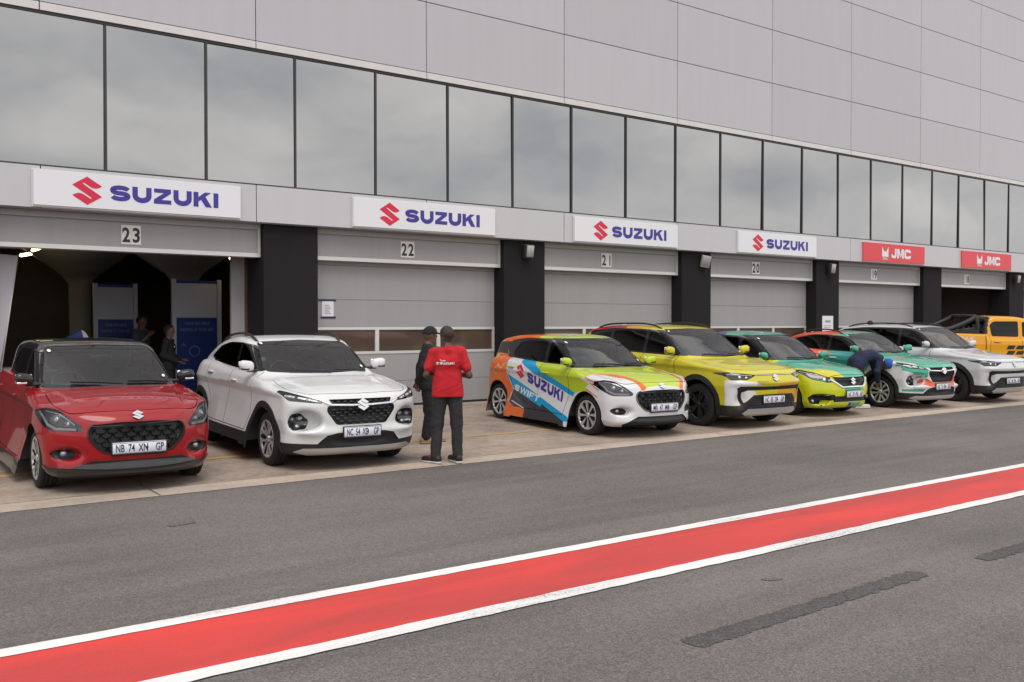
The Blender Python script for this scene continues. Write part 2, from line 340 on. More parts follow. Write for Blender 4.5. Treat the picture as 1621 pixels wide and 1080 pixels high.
sheet('apron_joint', -60, 120, 10.34, 10.37, 'concrete', -0.002, SL)
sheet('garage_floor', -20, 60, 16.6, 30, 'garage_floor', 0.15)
sheet('red_strip', -60, 120, 4.815, 5.63, 'red_paint', 0.004)
sheet('white_line', -60, 120, 5.62, 5.755, 'white_paint', 0.008, nx=1800, wob=0.010)
sheet('white_line', -60, 120, 4.685, 4.822, 'white_paint', 0.008, nx=1500, wob=0.014)
sheet('yellow_line', -60, 120, 11.90, 12.03, 'yellow_paint', 0.008, SL, nx=600, wob=0.02)
sheet('pink_line', -60, 120, 15.76, 15.83, 'pink_paint', 0.008, SL)
def skid(pts, w, m='rubber_mark', z=0.004):
    mb = MB(); rnd = random.Random(int(pts[0][0] * 100)); n = 90; vs = []
    for i in range(n + 1):
        t = i / n; x = pts[0][0] + (pts[1][0] - pts[0][0]) * t; y = pts[0][1] + (pts[1][1] - pts[0][1]) * t
        e = min(1, t * 30 + 0.7, (1 - t) * 22 + 0.5); ww = w * e * (0.82 + 0.32 * rnd.random()) / 2
        vs += [(x, y - ww + 0.012 * rnd.random(), z), (x, y + ww, z)]
    mb.add(vs, [(2 * i, 2 * i + 2, 2 * i + 3, 2 * i + 1) for i in range(n)])
    link('tyre_mark', mb.mesh(), m)['kind'] = 'structure'
skid(((4.0, 3.60), (6.42, 3.665)), 0.165)
skid(((7.12, 3.60), (9.9, 3.66)), 0.15)
skid(((5.40, 4.20), (5.52, 4.16)), 0.07, 'faint_mark')
skid(((2.86, 8.42), (3.1, 8.46)), 0.10, 'faint_mark')
# expansion joints and a crack in the apron
def crack(pts, w=0.012):
    mb = MB(); vs = []
    for x, y in pts: vs += [(x - w / 2, y, 0.006 + gz(y)), (x + w / 2, y, 0.006 + gz(y))]
    mb.add(vs, [(2 * i, 2 * i + 1, 2 * i + 3, 2 * i + 2) for i in range(len(pts) - 1)])
    link('apron_crack', mb.mesh(), 'joint_dark')['kind'] = 'structure'
rr = random.Random(3)
for x in (3.32, 6.7, 12.0, 17.2, 22.4, 27.6):
    crack([(x + 0.03 * math.sin(k * 1.7 + x) + 0.006 * k, 10.37 + 5.3 * k / 30) for k in range(31)], 0.008)
for x in (3.3, 6.69, 12.0, 17.2, 22.4): crack([(x, 9.96), (x + 0.01, 10.35)], 0.012)

# ------------------------------------------------------------------ the pit building
YF, YP, YD, YH = 15.80, 15.93, 16.25, 16.07
bld = tag(empty('pit_building', (18, 16.3, 0.15)), 'long grey clad pit building with a glazed strip above numbered garage bays', 'building')
def bp_(name, x0, x1, y0, y1, z0, z1, m, parent=None):
    o = bx(name, x0, x1, y0, y1, z0, z1, m); p = parent or bld
    o.parent = p; o.matrix_parent_inverse = Matrix.Translation(-Vector(WL[p.name])); return o
WL = {bld.name: (18, 16.3, 0.15)}
JX = [-9.8, -6.5, -3.15, 0.18, 3.52, 6.86, 10.24, 13.65, 17.08, 20.53, 23.94, 27.45, 30.93, 34.45, 37.9, 41.4, 44.9, 48.4]
MX = [-9.6, -8.0, -6.45, -4.9, -3.35, -1.8, -0.25, 1.32, 2.89, 4.45, 6.02, 7.58, 9.16, 10.74, 12.31, 13.88, 15.47, 17.06, 18.62, 20.22, 21.82, 23.40, 24.96, 26.56, 28.17, 29.71, 31.31, 32.89, 34.5, 36.1, 37.7, 39.3, 40.9, 42.5, 44.1, 45.7, 47.3, 48.4]
ZR = [6.43, 7.74, 9.07, 10.40, 11.73, 13.06, 14.4]
g = 0.017
for i in range(len(JX) - 1):
    for k in range(len(ZR) - 1): bp_('wall_panel', JX[i] + g / 2, JX[i + 1] - g / 2, YF, YF + 0.05, ZR[k] + g / 2, ZR[k + 1] - g / 2, 'wall_cladding')
    bp_('trim_strip', JX[i] + g / 2, JX[i + 1] - g / 2, YF - 0.012, YF + 0.05, 6.305, 6.43 - g / 2, 'trim_pale')
    bp_('fascia_panel', JX[i] + g / 2, JX[i + 1] - g / 2, YF, YF + 0.06, 3.42, 4.03, 'fascia_cladding')
bp_('backing', -9.9, 48.5, YF + 0.052, YF + 0.4, 6.27, 14.4, 'joint_dark'); bp_('fascia_backing', -9.9, 48.5, YF + 0.062, YF + 0.26, 3.425, 4.04, 'joint_dark')
bp_('soffit', -9.9, 48.5, YF + 0.062, YH + 0.02, 3.405, 3.424, 'door_grey')
bp_('glass_channel', -9.9, 48.5, YF + 0.015, YF + 0.12, 6.262, 6.303, 'mullion_dark'); bp_('glass_channel', -9.9, 48.5, YF + 0.01, YF + 0.12, 4.032, 4.055, 'mullion_dark')
rp_ = random.Random(11)
for i in range(len(MX) - 1):
    o = bp_('window_pane', MX[i] + 0.019, MX[i + 1] - 0.019, YF + 0.04, YF + 0.052, 4.056, 6.261, 'facade_glass')
    o.rotation_euler = (R(rp_.uniform(-0.35, 0.35)), 0, R(rp_.uniform(-0.4, 0.4)))
for x in MX: bp_('mullion', x - 0.017, x + 0.017, YF + 0.012, YF + 0.12, 4.056, 6.261, 'mullion_dark')
bp_('glazing_backing', -9.9, 48.5, YF + 0.125, YF + 0.4, 4.05, 6.262, 'black')
PL = [(-8.6, -7.55), (-3.35, -2.3), (1.84, 2.87), (7.04, 8.05), (12.17, 13.23), (17.39, 18.40), (22.60, 23.62), (27.91, 28.92), (33.2, 34.22), (38.45, 39.5), (43.7, 44.75), (48.4, 49.4)]
NUM = {2: '23', 3: '22', 4: '21', 5: '20', 6: '19', 7: '18'}
for i, (a, b) in enumerate(PL):
    bp_('pillar', a, b, YP, YD + 0.35, 0.0, 3.404, 'pillar_dark')
    if i == len(PL) - 1: break
    c, d = b, PL[i + 1][0]
    bp_('head_panel', c + 0.002, d - 0.05, YH, YD + 0.1, 2.915, 3.404, 'door_grey'); bp_('head_trim', c + 0.002, d - 0.002, YH - 0.02, YD + 0.1, 2.845, 2.912, 'alu'); bp_('head_trim', d - 0.047, d - 0.002, YH - 0.018, YD + 0.1, 2.915, 3.404, 'alu')
    bp_('head_lip', c + 0.002, d - 0.05, YH - 0.045, YH - 0.002, 3.31, 3.403, 'door_grey')
    if i in (2, 7): continue
    dr = empty('garage_door', ((c + d) / 2, YD, 0.14)); dr.parent = bld; dr.matrix_parent_inverse = Matrix.Translation(-Vector(WL[bld.name])); WL[dr.name] = ((c + d) / 2, YD, 0.14)
    for z0, z1 in ((0.19, 0.63), (0.636, 1.148), (1.652, 2.15), (2.156, 2.77), (2.776, 2.86)): bp_('door_panel', c, d - 0.01, YD, YD + 0.045, z0, z1, 'door_grey', dr)
    bp_('door_seal', c, d - 0.01, YD + 0.004, YD + 0.04, 0.135, 0.188, 'black', dr); bp_('seam_backing', c, d - 0.01, YD + 0.012, YD + 0.03, 0.2, 2.85, 'joint_dark', dr) if False else None
    bp_('window_frame', c, d - 0.01, YD - 0.012, YD + 0.045, 1.60, 1.65, 'alu', dr); bp_('window_frame', c, d - 0.01, YD - 0.012, YD + 0.045, 1.15, 1.20, 'alu', dr)
    w = (d - c) / 3
    for k in range(3): bp_('window_pane', c + k * w + 0.04, c + (k + 1) * w - 0.04, YD + 0.018, YD + 0.026, 1.202, 1.598, 'door_glass', dr)
    for k in (1, 2): bp_('window_frame', c + k * w - 0.04, c + k * w + 0.04, YD - 0.012, YD + 0.045, 1.201, 1.599, 'alu', dr)
    bp_('window_frame', d - 0.06, d - 0.012, YD - 0.010, YD + 0.045, 1.201, 1.599, 'alu', dr); bp_('window_frame', c, c + 0.05, YD - 0.010, YD + 0.045, 1.201, 1.599, 'alu', dr)
    bp_('door_backing', c, d, YD + 0.05, YD + 0.07, 0.15, 2.84, 'black', dr)
# rooms behind the two open doors
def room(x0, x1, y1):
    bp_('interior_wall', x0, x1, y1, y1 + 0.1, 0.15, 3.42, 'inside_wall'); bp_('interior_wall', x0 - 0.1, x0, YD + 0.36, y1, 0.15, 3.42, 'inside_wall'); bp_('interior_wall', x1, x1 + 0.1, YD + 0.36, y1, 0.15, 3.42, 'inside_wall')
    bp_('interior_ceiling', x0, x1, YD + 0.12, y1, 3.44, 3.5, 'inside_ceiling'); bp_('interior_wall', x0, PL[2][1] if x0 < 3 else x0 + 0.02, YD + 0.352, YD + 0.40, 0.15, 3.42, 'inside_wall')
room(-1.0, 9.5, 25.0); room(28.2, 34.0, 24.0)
bp_('interior_wall', 8.05, 9.5, YD + 0.36, YD + 0.40, 0.15, 3.42, 'inside_wall')
bp_('roof_slab', -9.9, 48.5, YF + 0.41, 27.0, 3.52, 3.7, 'joint_dark')

# ------------------------------------------------------------------ signs, numbers, lamps, notices
def signboard(x0, x1, kind, label, grp):
    z0, z1 = 3.455, 3.965; cx, cz = (x0 + x1) / 2, 3.71
    s = tag(empty('signboard', (cx, YF, z0)), label, 'sign', grp)
    bm_ = MB().box(-(x1 - x0) / 2, (x1 - x0) / 2, -0.053, -0.003, 0, z1 - z0); bm_.build('board', 'sign_white' if kind == 'suzuki' else 'sign_red', s)
    fr = MB(); W_ = (x1 - x0) / 2; hh = z1 - z0
    fr.box(-W_ - 0.02, W_ + 0.02, -0.02, -0.002, -0.022, -0.001); fr.box(-W_ - 0.02, W_ + 0.02, -0.02, -0.002, hh + 0.001, hh + 0.02); fr.box(-W_ - 0.02, -W_ - 0.001, -0.02, -0.002, -0.001, hh + 0.001); fr.box(W_ + 0.001, W_ + 0.02, -0.02, -0.002, -0.001, hh + 0.001)
    fr.build('board_frame', 'alu', s)
    if kind == 'suzuki':
        flat([EMBLEM], lambda a, b: (-0.83 + 0.212 * a, -0.0565, 0.255 + 0.212 * b)).build('emblem', 'logo_red', s, False)
        ps, w = word('SUZUKI'); k = 1.70 / w
        flat(place(ps, -0.50, 0.255 - 0.118, 0.236, k), lambda a, b: (a, -0.0565, b)).build('lettering', 'logo_blue', s, False)
    else:
        ps, w = word('JMC', 0.1); flat(place(ps, -0.18, 0.12, 0.27, 0.98 / w), lambda a, b: (a, -0.0565, b)).build('lettering', 'sign_white', s, False)
        em = [[(-.16, .38), (-.16, -.02), (-.05, -.02), (-.03, .16)], [(.16, .38), (.03, .16), (.05, -.02), (.16, -.02)], [(-.03, .16), (-.05, -.02), (.05, -.02), (.03, .16), (0, .22)], [(-.13, -.05), (-.13, -.08), (.13, -.08), (.13, -.05)]]
        flat(place(em, -0.50, 0.155, 0.72, 1.0), lambda a, b: (a, -0.0565, b)).build('emblem', 'sign_white', s, False)
        ps, w = word('JMC', 0.12); flat(place(ps, -0.62, 0.06, 0.055, 0.26 / w), lambda a, b: (a, -0.0565, b)).build('small_lettering', 'sign_white', s, False)
    return s
SIGN_LABEL = {'23': 'largest white signboard with red S emblem, above the open dark garage at far left', '22': 'white signboard with red emblem and blue letters above the door with a taped paper notice', '21': 'white signboard over the garage door right behind the lime wrapped hatchback',
    '20': 'white signboard farthest from the viewer, next to the red signboards', '19': 'nearer of the two red signboards, above a closed door', '18': 'farther red signboard at the right edge, above an open garage'}
NUM_LABEL = {'23': 'white plate with black 23 over the open garage at far left', '22': 'black number 22 plate over the door behind the two standing men', '21': 'number 21 plate on the head panel behind the orange and lime hatchback', '20': 'plate reading 20 between the tilted and the square floodlight', '19': 'plate reading 19 below the nearer red signboard', '18': 'plate reading 18 over the dark open garage beside the pickup'}
for x0, n, k in ((3.41, '23', 's'), (8.66, '22', 's'), (13.90, '21', 's'), (19.19, '20', 's'), (24.48, '19', 'j'), (29.78, '18', 'j')):
    signboard(x0, x0 + 3.15, 'suzuki' if k == 's' else 'jmc', SIGN_LABEL[n], 'white signboards on the fascia' if k == 's' else 'red signboards on the fascia')
for (i, n), xc in zip(NUM.items(), (4.89, 9.98, 15.11, 20.25, 25.5, 30.68)):
    s = tag(empty('bay_number', (xc, YH, 2.96)), NUM_LABEL[n], 'number plate', 'garage bay numbers')
    for k, ch in enumerate(n):
        o = bx('plate', -0.15 + 0.152 * k, -0.002 + 0.152 * k, -0.012, -0.001, 0, 0.30, 'number_white'); o.parent = s
        ps, w = textpolys(ch, 0.03); flat(place(ps, -0.138 + 0.152 * k + (0.03 if ch == '1' else 0), 0.04, 0.215, 0.12 / w if ch != '1' else 0.07 / w), lambda a, b: (a, -0.0145, b)).build('digit', 'number_black', o, False).matrix_parent_inverse = Matrix.Translation(-o.location)
mat('lamp_face', (0.36, 0.36, 0.35), 0.25); mat('lamp_body', (0.03, 0.03, 0.032), 0.5)
for x, tilt, lab in ((12.70, 0, 'nearest square floodlight with pale face, on the dark pillar right of door 22'), (18.06, 1, 'small pale floodlight tilted on its bracket, on the pillar left of door 20'), (23.10, 0, 'square floodlight high on the dark pillar above the pale printed notice'), (33.47, 0, 'farthest square floodlight, on the pillar at the right edge above the pickup')):
    s = tag(empty('wall_lamp', (x, YP, 3.18)), lab, 'wall lamp', 'floodlights on the pillars')
    M = Matrix.Rotation(R(18 if tilt else 8), 4, 'X') @ Matrix.Rotation(R(-25 if tilt else 0), 4, 'Z')
    MB().rbox((0, -0.13, 0), (0.22, 0.10, 0.28), 0.015, 2, 0, M).build('housing', 'lamp_face' if tilt else 'lamp_body', s)
    MB().rbox((0, -0.188, 0.0) if not tilt else (-0.022, -0.182, 0.012), (0.175, 0.012, 0.23), 0.004, 1, 0, M).build('lens', 'lamp_face', s)
    MB().rbox((0, -0.045, 0), (0.10, 0.085, 0.12), 0.01, 2).build('bracket', 'lamp_body', s)
mat('paper', (0.72, 0.72, 0.76), 0.6); mat('tape_dark', (0.02, 0.02, 0.05), 0.5); mat('print_grey', (0.30, 0.30, 0.34), 0.7)
s = tag(empty('paper_notice', (8.40, YD, 1.84)), 'white paper notice taped top and bottom to garage door 22', 'notice')
MB().box(-0.11, 0.12, -0.008, -0.002, 0.0, 0.28).build('sheet', 'paper', s); MB().box(-0.18, 0.17, -0.012, -0.009, 0.28, 0.315).box(-0.14, 0.16, -0.012, -0.009, -0.03, 0.005).build('tape', 'tape_dark', s)
pr = MB()
for k in range(6): pr.box(-0.06, 0.07 - 0.02 * (k % 3), -0.0105, -0.0095, 0.05 + 0.03 * k, 0.062 + 0.03 * k)
pr.build('print_lines', 'print_grey', s)
s = tag(empty('pillar_notice', (23.10, YP, 1.20)), 'pale printed notice board on the pillar between garages 20 and 19', 'notice')
MB().box(-0.24, 0.24, -0.015, -0.002, 0.0, 0.72).build('sheet', 'paper', s)
pr = MB()
for k in range(5): pr.box(-0.18, 0.16 - 0.05 * (k % 2), -0.0175, -0.0165, 0.25 + 0.05 * k, 0.265 + 0.05 * k)
pr.box(-0.12, 0.12, -0.0175, -0.0165, 0.54, 0.60); pr.build('print_lines', 'print_grey', s)
# ------------------------------------------------------------------ implicit surfaces: meshing, cutting, projecting
def smax(a, b, k):
    h = np.maximum(k - np.abs(a - b), 0) / k; return np.maximum(a, b) + h * h * k * 0.25
def smin(a, b, k): return -smax(-a, -b, k)
def spl(pts):
    """smooth 1D curve through points (monotone cubic)"""
    X = np.array([p[0] for p in pts], float); Yv = np.array([p[1] for p in pts], float); n = len(X)
    h = np.diff(X); d = np.diff(Yv) / h; m = np.zeros(n)
    if n > 2:
        w = d[:-1] * d[1:] > 0
        den = np.where(w, (2 * h[1:] + h[:-1]) / np.where(d[:-1] == 0, 1, d[:-1]) + (h[1:] + 2 * h[:-1]) / np.where(d[1:] == 0, 1, d[1:]), 1)
        m[1:-1] = np.where(w, 3 * (h[1:] + h[:-1]) / den, 0)
    m[0] = d[0]; m[-1] = d[-1]
    T = np.linspace(X[0], X[-1], 1600); i = np.clip(np.searchsorted(X, T) - 1, 0, n - 2); u = (T - X[i]) / h[i]
    tab = (1 + 2 * u) * (1 - u) ** 2 * Yv[i] + u * (1 - u) ** 2 * h[i] * m[i] + u * u * (3 - 2 * u) * Yv[i + 1] + u * u * (u - 1) * h[i] * m[i + 1]
    return lambda t: np.interp(t, T, tab)
def grad(f, P, e=0.004):
    x, y, z = P[:, 0], P[:, 1], P[:, 2]
    g_ = np.stack([f(x + e, y, z) - f(x - e, y, z), f(x, y + e, z) - f(x, y - e, z), f(x, y, z + e) - f(x, y, z - e)], 1) / (2 * e)
    return g_
def nrm(g_): return g_ / np.maximum(np.linalg.norm(g_, axis=1, keepdims=True), 1e-9)
def surface_net(f, lo, hi, st, its=4):
    """quads of the zero set of f, vertices projected on to it"""
    ax = [np.arange(lo[i], hi[i] + st, st) for i in range(3)]
    D = np.broadcast_to(f(ax[0][:, None, None], ax[1][None, :, None], ax[2][None, None, :]), tuple(len(a) for a in ax))
    S = D < 0; nx, ny, nz = D.shape
    cnt = np.zeros((nx - 1, ny - 1, nz - 1), np.int8)
    for i in (0, 1):
        for j in (0, 1):
            for k in (0, 1): cnt += S[i:nx - 1 + i, j:ny - 1 + j, k:nz - 1 + k]
    act = (cnt > 0) & (cnt < 8); ids = -np.ones(cnt.shape, np.int64); idx = np.argwhere(act); ids[act] = np.arange(len(idx))
    P = np.stack([ax[d][idx[:, d]] + st / 2 for d in range(3)], 1)
    for _ in range(its):
        v = f(P[:, 0], P[:, 1], P[:, 2]); g_ = grad(f, P); n2 = np.maximum((g_ ** 2).sum(1), 0.05)
        P = P - np.clip((v / n2), -st, st)[:, None] * g_
    Q = []
    for d in range(3):
        a, b = (d + 1) % 3, (d + 2) % 3
        sl0 = [slice(None)] * 3; sl1 = [slice(None)] * 3; sl0[d] = slice(0, -1); sl1[d] = slice(1, None)
        e = np.argwhere(S[tuple(sl0)] != S[tuple(sl1)]); e = e[(e[:, a] > 0) & (e[:, b] > 0) & (e[:, a] < D.shape[a] - 1) & (e[:, b] < D.shape[b] - 1)]
        c = []
        for da, db in ((-1, -1), (0, -1), (0, 0), (-1, 0)):
            q = e.copy(); q[:, a] += da; q[:, b] += db; c.append(ids[q[:, 0], q[:, 1], q[:, 2]])
        q = np.stack(c, 1); fl = S[e[:, 0], e[:, 1], e[:, 2]]; q[~fl] = q[~fl][:, ::-1]; Q.append(q)
    Q = np.concatenate(Q); return P, Q[(Q >= 0).all(1)]
def mesh_np(name, V, F, N=None, mi=None, smooth=True):
    me = bpy.data.meshes.new(name); me.from_pydata(np.asarray(V).tolist(), [], [tuple(q) for q in F])
    me.polygons.foreach_set('use_smooth', [smooth] * len(me.polygons))
    if mi is not None: me.polygons.foreach_set('material_index', mi)
    me.update()
    if N is not None: me.normals_split_custom_set_from_vertices(np.asarray(N).tolist())
    return me
AX = {'front': (0, 2), 'side': (1, 2), 'top': (0, 1)}
class Surf:
    """a surface net that can be cut along outlines seen from the front, side or top"""
    def __init__(s, f, lo, hi, st):
        s.f = f; P, Q = surface_net(f, lo, hi, st); s.V = [tuple(p) for p in P.tolist()]; s.Vn = P
        s.Q = Q; s.reg = np.zeros(len(Q), int); s.C = P[Q].mean(1); s.N = nrm(grad(f, s.C)); s.polys = []; s.PB, s.PL, s.PR, s.PN, s.PC = np.zeros((8192, 6)), np.zeros(8192, bool), np.zeros(8192, int), np.zeros((8192, 3)), np.zeros((8192, 3)); s.b0 = P[Q].min(1); s.b1 = P[Q].max(1)   # polys: [idx, reg, normal, centre]
        s.nreg = 0
    def new(s): s.nreg += 1; return s.nreg
    def cut(s, poly, view, filt=None, only=(0,), reg=None):
        reg = s.new() if reg is None else reg
        a, b = AX[view]; poly = [tuple(p) for p in poly]; poly = [p for i, p in enumerate(poly) if math.dist(p, poly[i - 1]) > 1e-5]
        area = sum(p[0] * q[1] - q[0] * p[1] for p, q in zip(poly, poly[1:] + poly[:1]))
        if area < 0: poly = poly[::-1]
        n = len(poly)
        conv = all((poly[(i + 1) % n][0] - poly[i][0]) * (poly[(i + 2) % n][1] - poly[(i + 1) % n][1]) - (poly[(i + 1) % n][1] - poly[i][1]) * (poly[(i + 2) % n][0] - poly[(i + 1) % n][0]) >= -1e-9 for i in range(n))
        if conv: pieces = [poly]
        else:
            from mathutils.geometry import tessellate_polygon
            pieces = []
            for t in tessellate_polygon([[Vector((p[0], p[1], 0)) for p in poly]]):
                q = [poly[i] for i in t]
                ar = (q[1][0] - q[0][0]) * (q[2][1] - q[0][1]) - (q[1][1] - q[0][1]) * (q[2][0] - q[0][0])
                if abs(ar) > 1e-9: pieces.append(q if ar > 0 else q[::-1])
        for pc in pieces: s._cut(pc, a, b, filt, only, reg)
        return reg
    def _cut(s, poly, a, b, filt, only, reg):
        x0, x1 = min(p[0] for p in poly), max(p[0] for p in poly); y0, y1 = min(p[1] for p in poly), max(p[1] for p in poly)
        m = (s.b1[:, a] > x0) & (s.b0[:, a] < x1) & (s.b1[:, b] > y0) & (s.b0[:, b] < y1)
        m[m] &= np.isin(s.reg[m], list(only))
        if filt is not None and m.any(): m[m] &= filt(s.C[m], s.N[m])
        ci = np.where(m)[0]
        if len(ci):
            T = s.Vn[s.Q[ci]][:, :, [a, b]]; ins = np.ones(len(ci), bool); outs_ = np.zeros(len(ci), bool)
            for e in range(len(poly)):
                (ax_, ay), (bx_, by) = poly[e], poly[(e + 1) % len(poly)]; dx, dy = bx_ - ax_, by - ay
                sd_ = (T[:, :, 1] - ay) * dx - (T[:, :, 0] - ax_) * dy; ins &= (sd_ >= 0).all(1); outs_ |= (sd_ <= 0).all(1)
            s.reg[ci[ins]] = reg; m = np.zeros(len(s.Q), bool); m[ci[~ins & ~outs_]] = True
        cand = [(s.Q[i].tolist(), s.reg[i], s.N[i], s.C[i], None) for i in np.where(m)[0]]; keep = ~m
        if len(cand): s.Q, s.reg, s.C, s.N, s.b0, s.b1 = s.Q[keep], s.reg[keep], s.C[keep], s.N[keep], s.b0[keep], s.b1[keep]
        k = len(s.polys)
        if k:
            B = s.PB[:k]; pm = s.PL[:k] & (B[:, a + 3] > x0) & (B[:, a] < x1) & (B[:, b + 3] > y0) & (B[:, b] < y1)
            if pm.any():
                pm[pm] &= np.isin(s.PR[:k][pm], list(only))
                if filt is not None and pm.any(): pm[pm] &= filt(s.PC[:k][pm], s.PN[:k][pm])
                for i in np.where(pm)[0]: cand.append((s.polys[i], s.PR[i], s.PN[i].copy(), s.PC[i].copy(), None)); s.PL[i] = False
        cache = {}; n = len(poly)
        for idx, r0, nn, cc, _b in cand:
            cur = list(idx); outs = []
            for e in range(n):
                ax_, ay = poly[e]; bx_, by = poly[(e + 1) % n]; dx, dy = bx_ - ax_, by - ay; L_ = math.hypot(dx, dy) or 1
                sd_ = [((s.V[i][b] - ay) * dx - (s.V[i][a] - ax_) * dy) / L_ for i in cur]
                sd_ = [0.0 if abs(q) < 1e-6 else q for q in sd_]
                if min(sd_) >= 0: continue
                if max(sd_) <= 0: cur = []; break
                I, O = [], []
                for k in range(len(cur)):
                    i, j = cur[k], cur[(k + 1) % len(cur)]; si, sj = sd_[k], sd_[(k + 1) % len(cur)]
                    if si >= 0: I.append(i)
                    if si <= 0: O.append(i)
                    if si * sj < 0:
                        key = (min(i, j), max(i, j), e)
                        if key not in cache:
                            ii, jj, t1, t2 = (i, j, si, sj) if i < j else (j, i, sj, si); t = t1 / (t1 - t2)
                            cache[key] = len(s.V); s.V.append(tuple(s.V[ii][c] + (s.V[jj][c] - s.V[ii][c]) * t for c in range(3)))
                        I.append(cache[key]); O.append(cache[key])
                if len(O) > 2: outs.append(O)
                cur = I
                if len(cur) < 3: cur = []; break
            if not cur: s._addp(list(idx), r0, nn, cc); continue
            s._addp(cur, reg, nn, cc)
            for O in outs: s._addp(O, r0, nn, None)
    def _addp(s, idx, r, nn, cc):
        P = [s.V[i] for i in idx]; k = len(s.polys)
        if k >= len(s.PL):
            g_ = lambda A: np.concatenate([A, np.zeros_like(A)]); s.PB, s.PL, s.PR, s.PN, s.PC = g_(s.PB), g_(s.PL), g_(s.PR), g_(s.PN), g_(s.PC)
        if cc is None: n = len(P); cc = [sum(p[q] for p in P) / n for q in range(3)]
        s.PB[k] = [min(p[q] for p in P) for q in range(3)] + [max(p[q] for p in P) for q in range(3)]; s.PL[k] = True; s.PR[k] = r; s.PN[k] = nn; s.PC[k] = cc; s.polys.append(idx)
    def faces(s, regs):
        regs = list(regs); m = np.isin(s.reg, regs); k = len(s.polys); pm = np.where(s.PL[:k] & np.isin(s.PR[:k], regs))[0]
        return [tuple(q) for q in s.Q[m].tolist()] + [tuple(s.polys[i]) for i in pm], s.reg[m].tolist() + s.PR[:k][pm].tolist()
    def extract(s, regs):
        F, rg = s.faces(regs); used = sorted({i for q in F for i in q}); mp_ = {i: k for k, i in enumerate(used)}
        V = np.array([s.V[i] for i in used]) if used else np.zeros((0, 3)); return V, [tuple(mp_[i] for i in q) for q in F], rg
    def part(s, name, regs, off, m, parent, skirt=True, skirtmat=None, back=0.0):
        V, F, _ = s.extract(regs)
        if not F: return None
        N = nrm(grad(s.f, V)); W_ = V + N * off; nv = len(V); VV = [W_]; NN = [N]; FF = list(F); mi = [0] * len(F)
        if skirt:
            E = {}
            for q in F:
                for i in range(len(q)): E[(q[i], q[(i + 1) % len(q)])] = 1
            base = nv; sv = []; sn = []
            for (i, j) in E:
                if (j, i) in E: continue
                d = V[j] - V[i]; k = np.cross(d, N[i]); k = k / max(np.linalg.norm(k), 1e-9) * (1 if off > 0 else -1)
                sv += [V[i] - N[i] * back, V[j] - N[j] * back, W_[j], W_[i]]; sn += [k] * 4; FF.append((base, base + 1, base + 2, base + 3)); mi.append(1 if skirtmat else 0); base += 4
            if sv: VV.append(np.array(sv)); NN.append(np.array(sn))
        o = link(name, mesh_np(name, np.concatenate(VV), FF, np.concatenate(NN), mi), [m] + ([skirtmat] if skirtmat else []), parent); return o
    # ---- projection on to the surface
    def _march(s, f1, t0, t1, n=70):
        ts = np.linspace(t0, t1, n); v = f1(ts[:, None]); neg = v < 0
        k = np.where(neg.any(0), neg.argmax(0), n - 1); k = np.maximum(k, 1); lo = ts[k - 1]; hi = ts[k]
        for _ in range(11):
            m = (lo + hi) / 2; w = f1(m) < 0; hi = np.where(w, m, hi); lo = np.where(w, lo, m)
        return hi
    def front(s, x, z, off=0.0):
        x, z = np.atleast_1d(np.asarray(x, float)), np.atleast_1d(np.asarray(z, float)); y = s._march(lambda t: s.f(x + 0 * t, t + 0 * x, z + 0 * t), -0.1, 1.9)
        P = np.stack([x, y, z], 1); return P + nrm(grad(s.f, P)) * off
    def side(s, y, z, off=0.0, sgn=-1):
        y, z = np.atleast_1d(np.asarray(y, float)), np.atleast_1d(np.asarray(z, float)); x = s._march(lambda t: s.f(sgn * t + 0 * y, y + 0 * t, z + 0 * t), 1.25, 0.0)
        P = np.stack([sgn * x, y, z], 1); return P + nrm(grad(s.f, P)) * off
    def top(s, x, y, off=0.0):
        x, y = np.atleast_1d(np.asarray(x, float)), np.atleast_1d(np.asarray(y, float)); z = s._march(lambda t: s.f(x + 0 * t, y + 0 * t, t + 0 * x), 2.3, 0.3)
        P = np.stack([x, y, z], 1); return P + nrm(grad(s.f, P)) * off
def dense(path, st=0.04):
    o = [path[0]]
    for a, b in zip(path, path[1:]):
        n = max(1, int(math.dist(a, b) / st)); o += [tuple(a[i] + (b[i] - a[i]) * k / n for i in range(len(a))) for k in range(1, n + 1)]
    return o
def curve(path, n=6):
    """smooth polyline through points"""
    P = [Vector(p) for p in path]; o = []
    for i in range(len(P) - 1):
        a, b, c, d = P[max(i - 1, 0)], P[i], P[i + 1], P[min(i + 2, len(P) - 1)]
        for k in range(n):
            t = k / n; o.append(tuple(0.5 * ((2 * b) + (c - a) * t + (2 * a - 5 * b + 4 * c - d) * t * t + (3 * b - a - 3 * c + d) * t ** 3)))
    o.append(tuple(P[-1])); return o
def rounded(poly, r=0.03, n=4):
    """round the corners of an outline"""
    o = []; N = len(poly)
    for i in range(N):
        p0, p, p1 = Vector(poly[i - 1]), Vector(poly[i]), Vector(poly[(i + 1) % N]); a = (p0 - p); b = (p1 - p); q = min(r, a.length * 0.45, b.length * 0.45)
        A = p + a.normalized() * q; B = p + b.normalized() * q
        for k in range(n + 1):
            t = k / n; o.append(tuple(A * (1 - t) ** 2 + p * 2 * t * (1 - t) + B * t * t))
    return o
def mirror(poly): return [(-a, b) for a, b in poly][::-1]
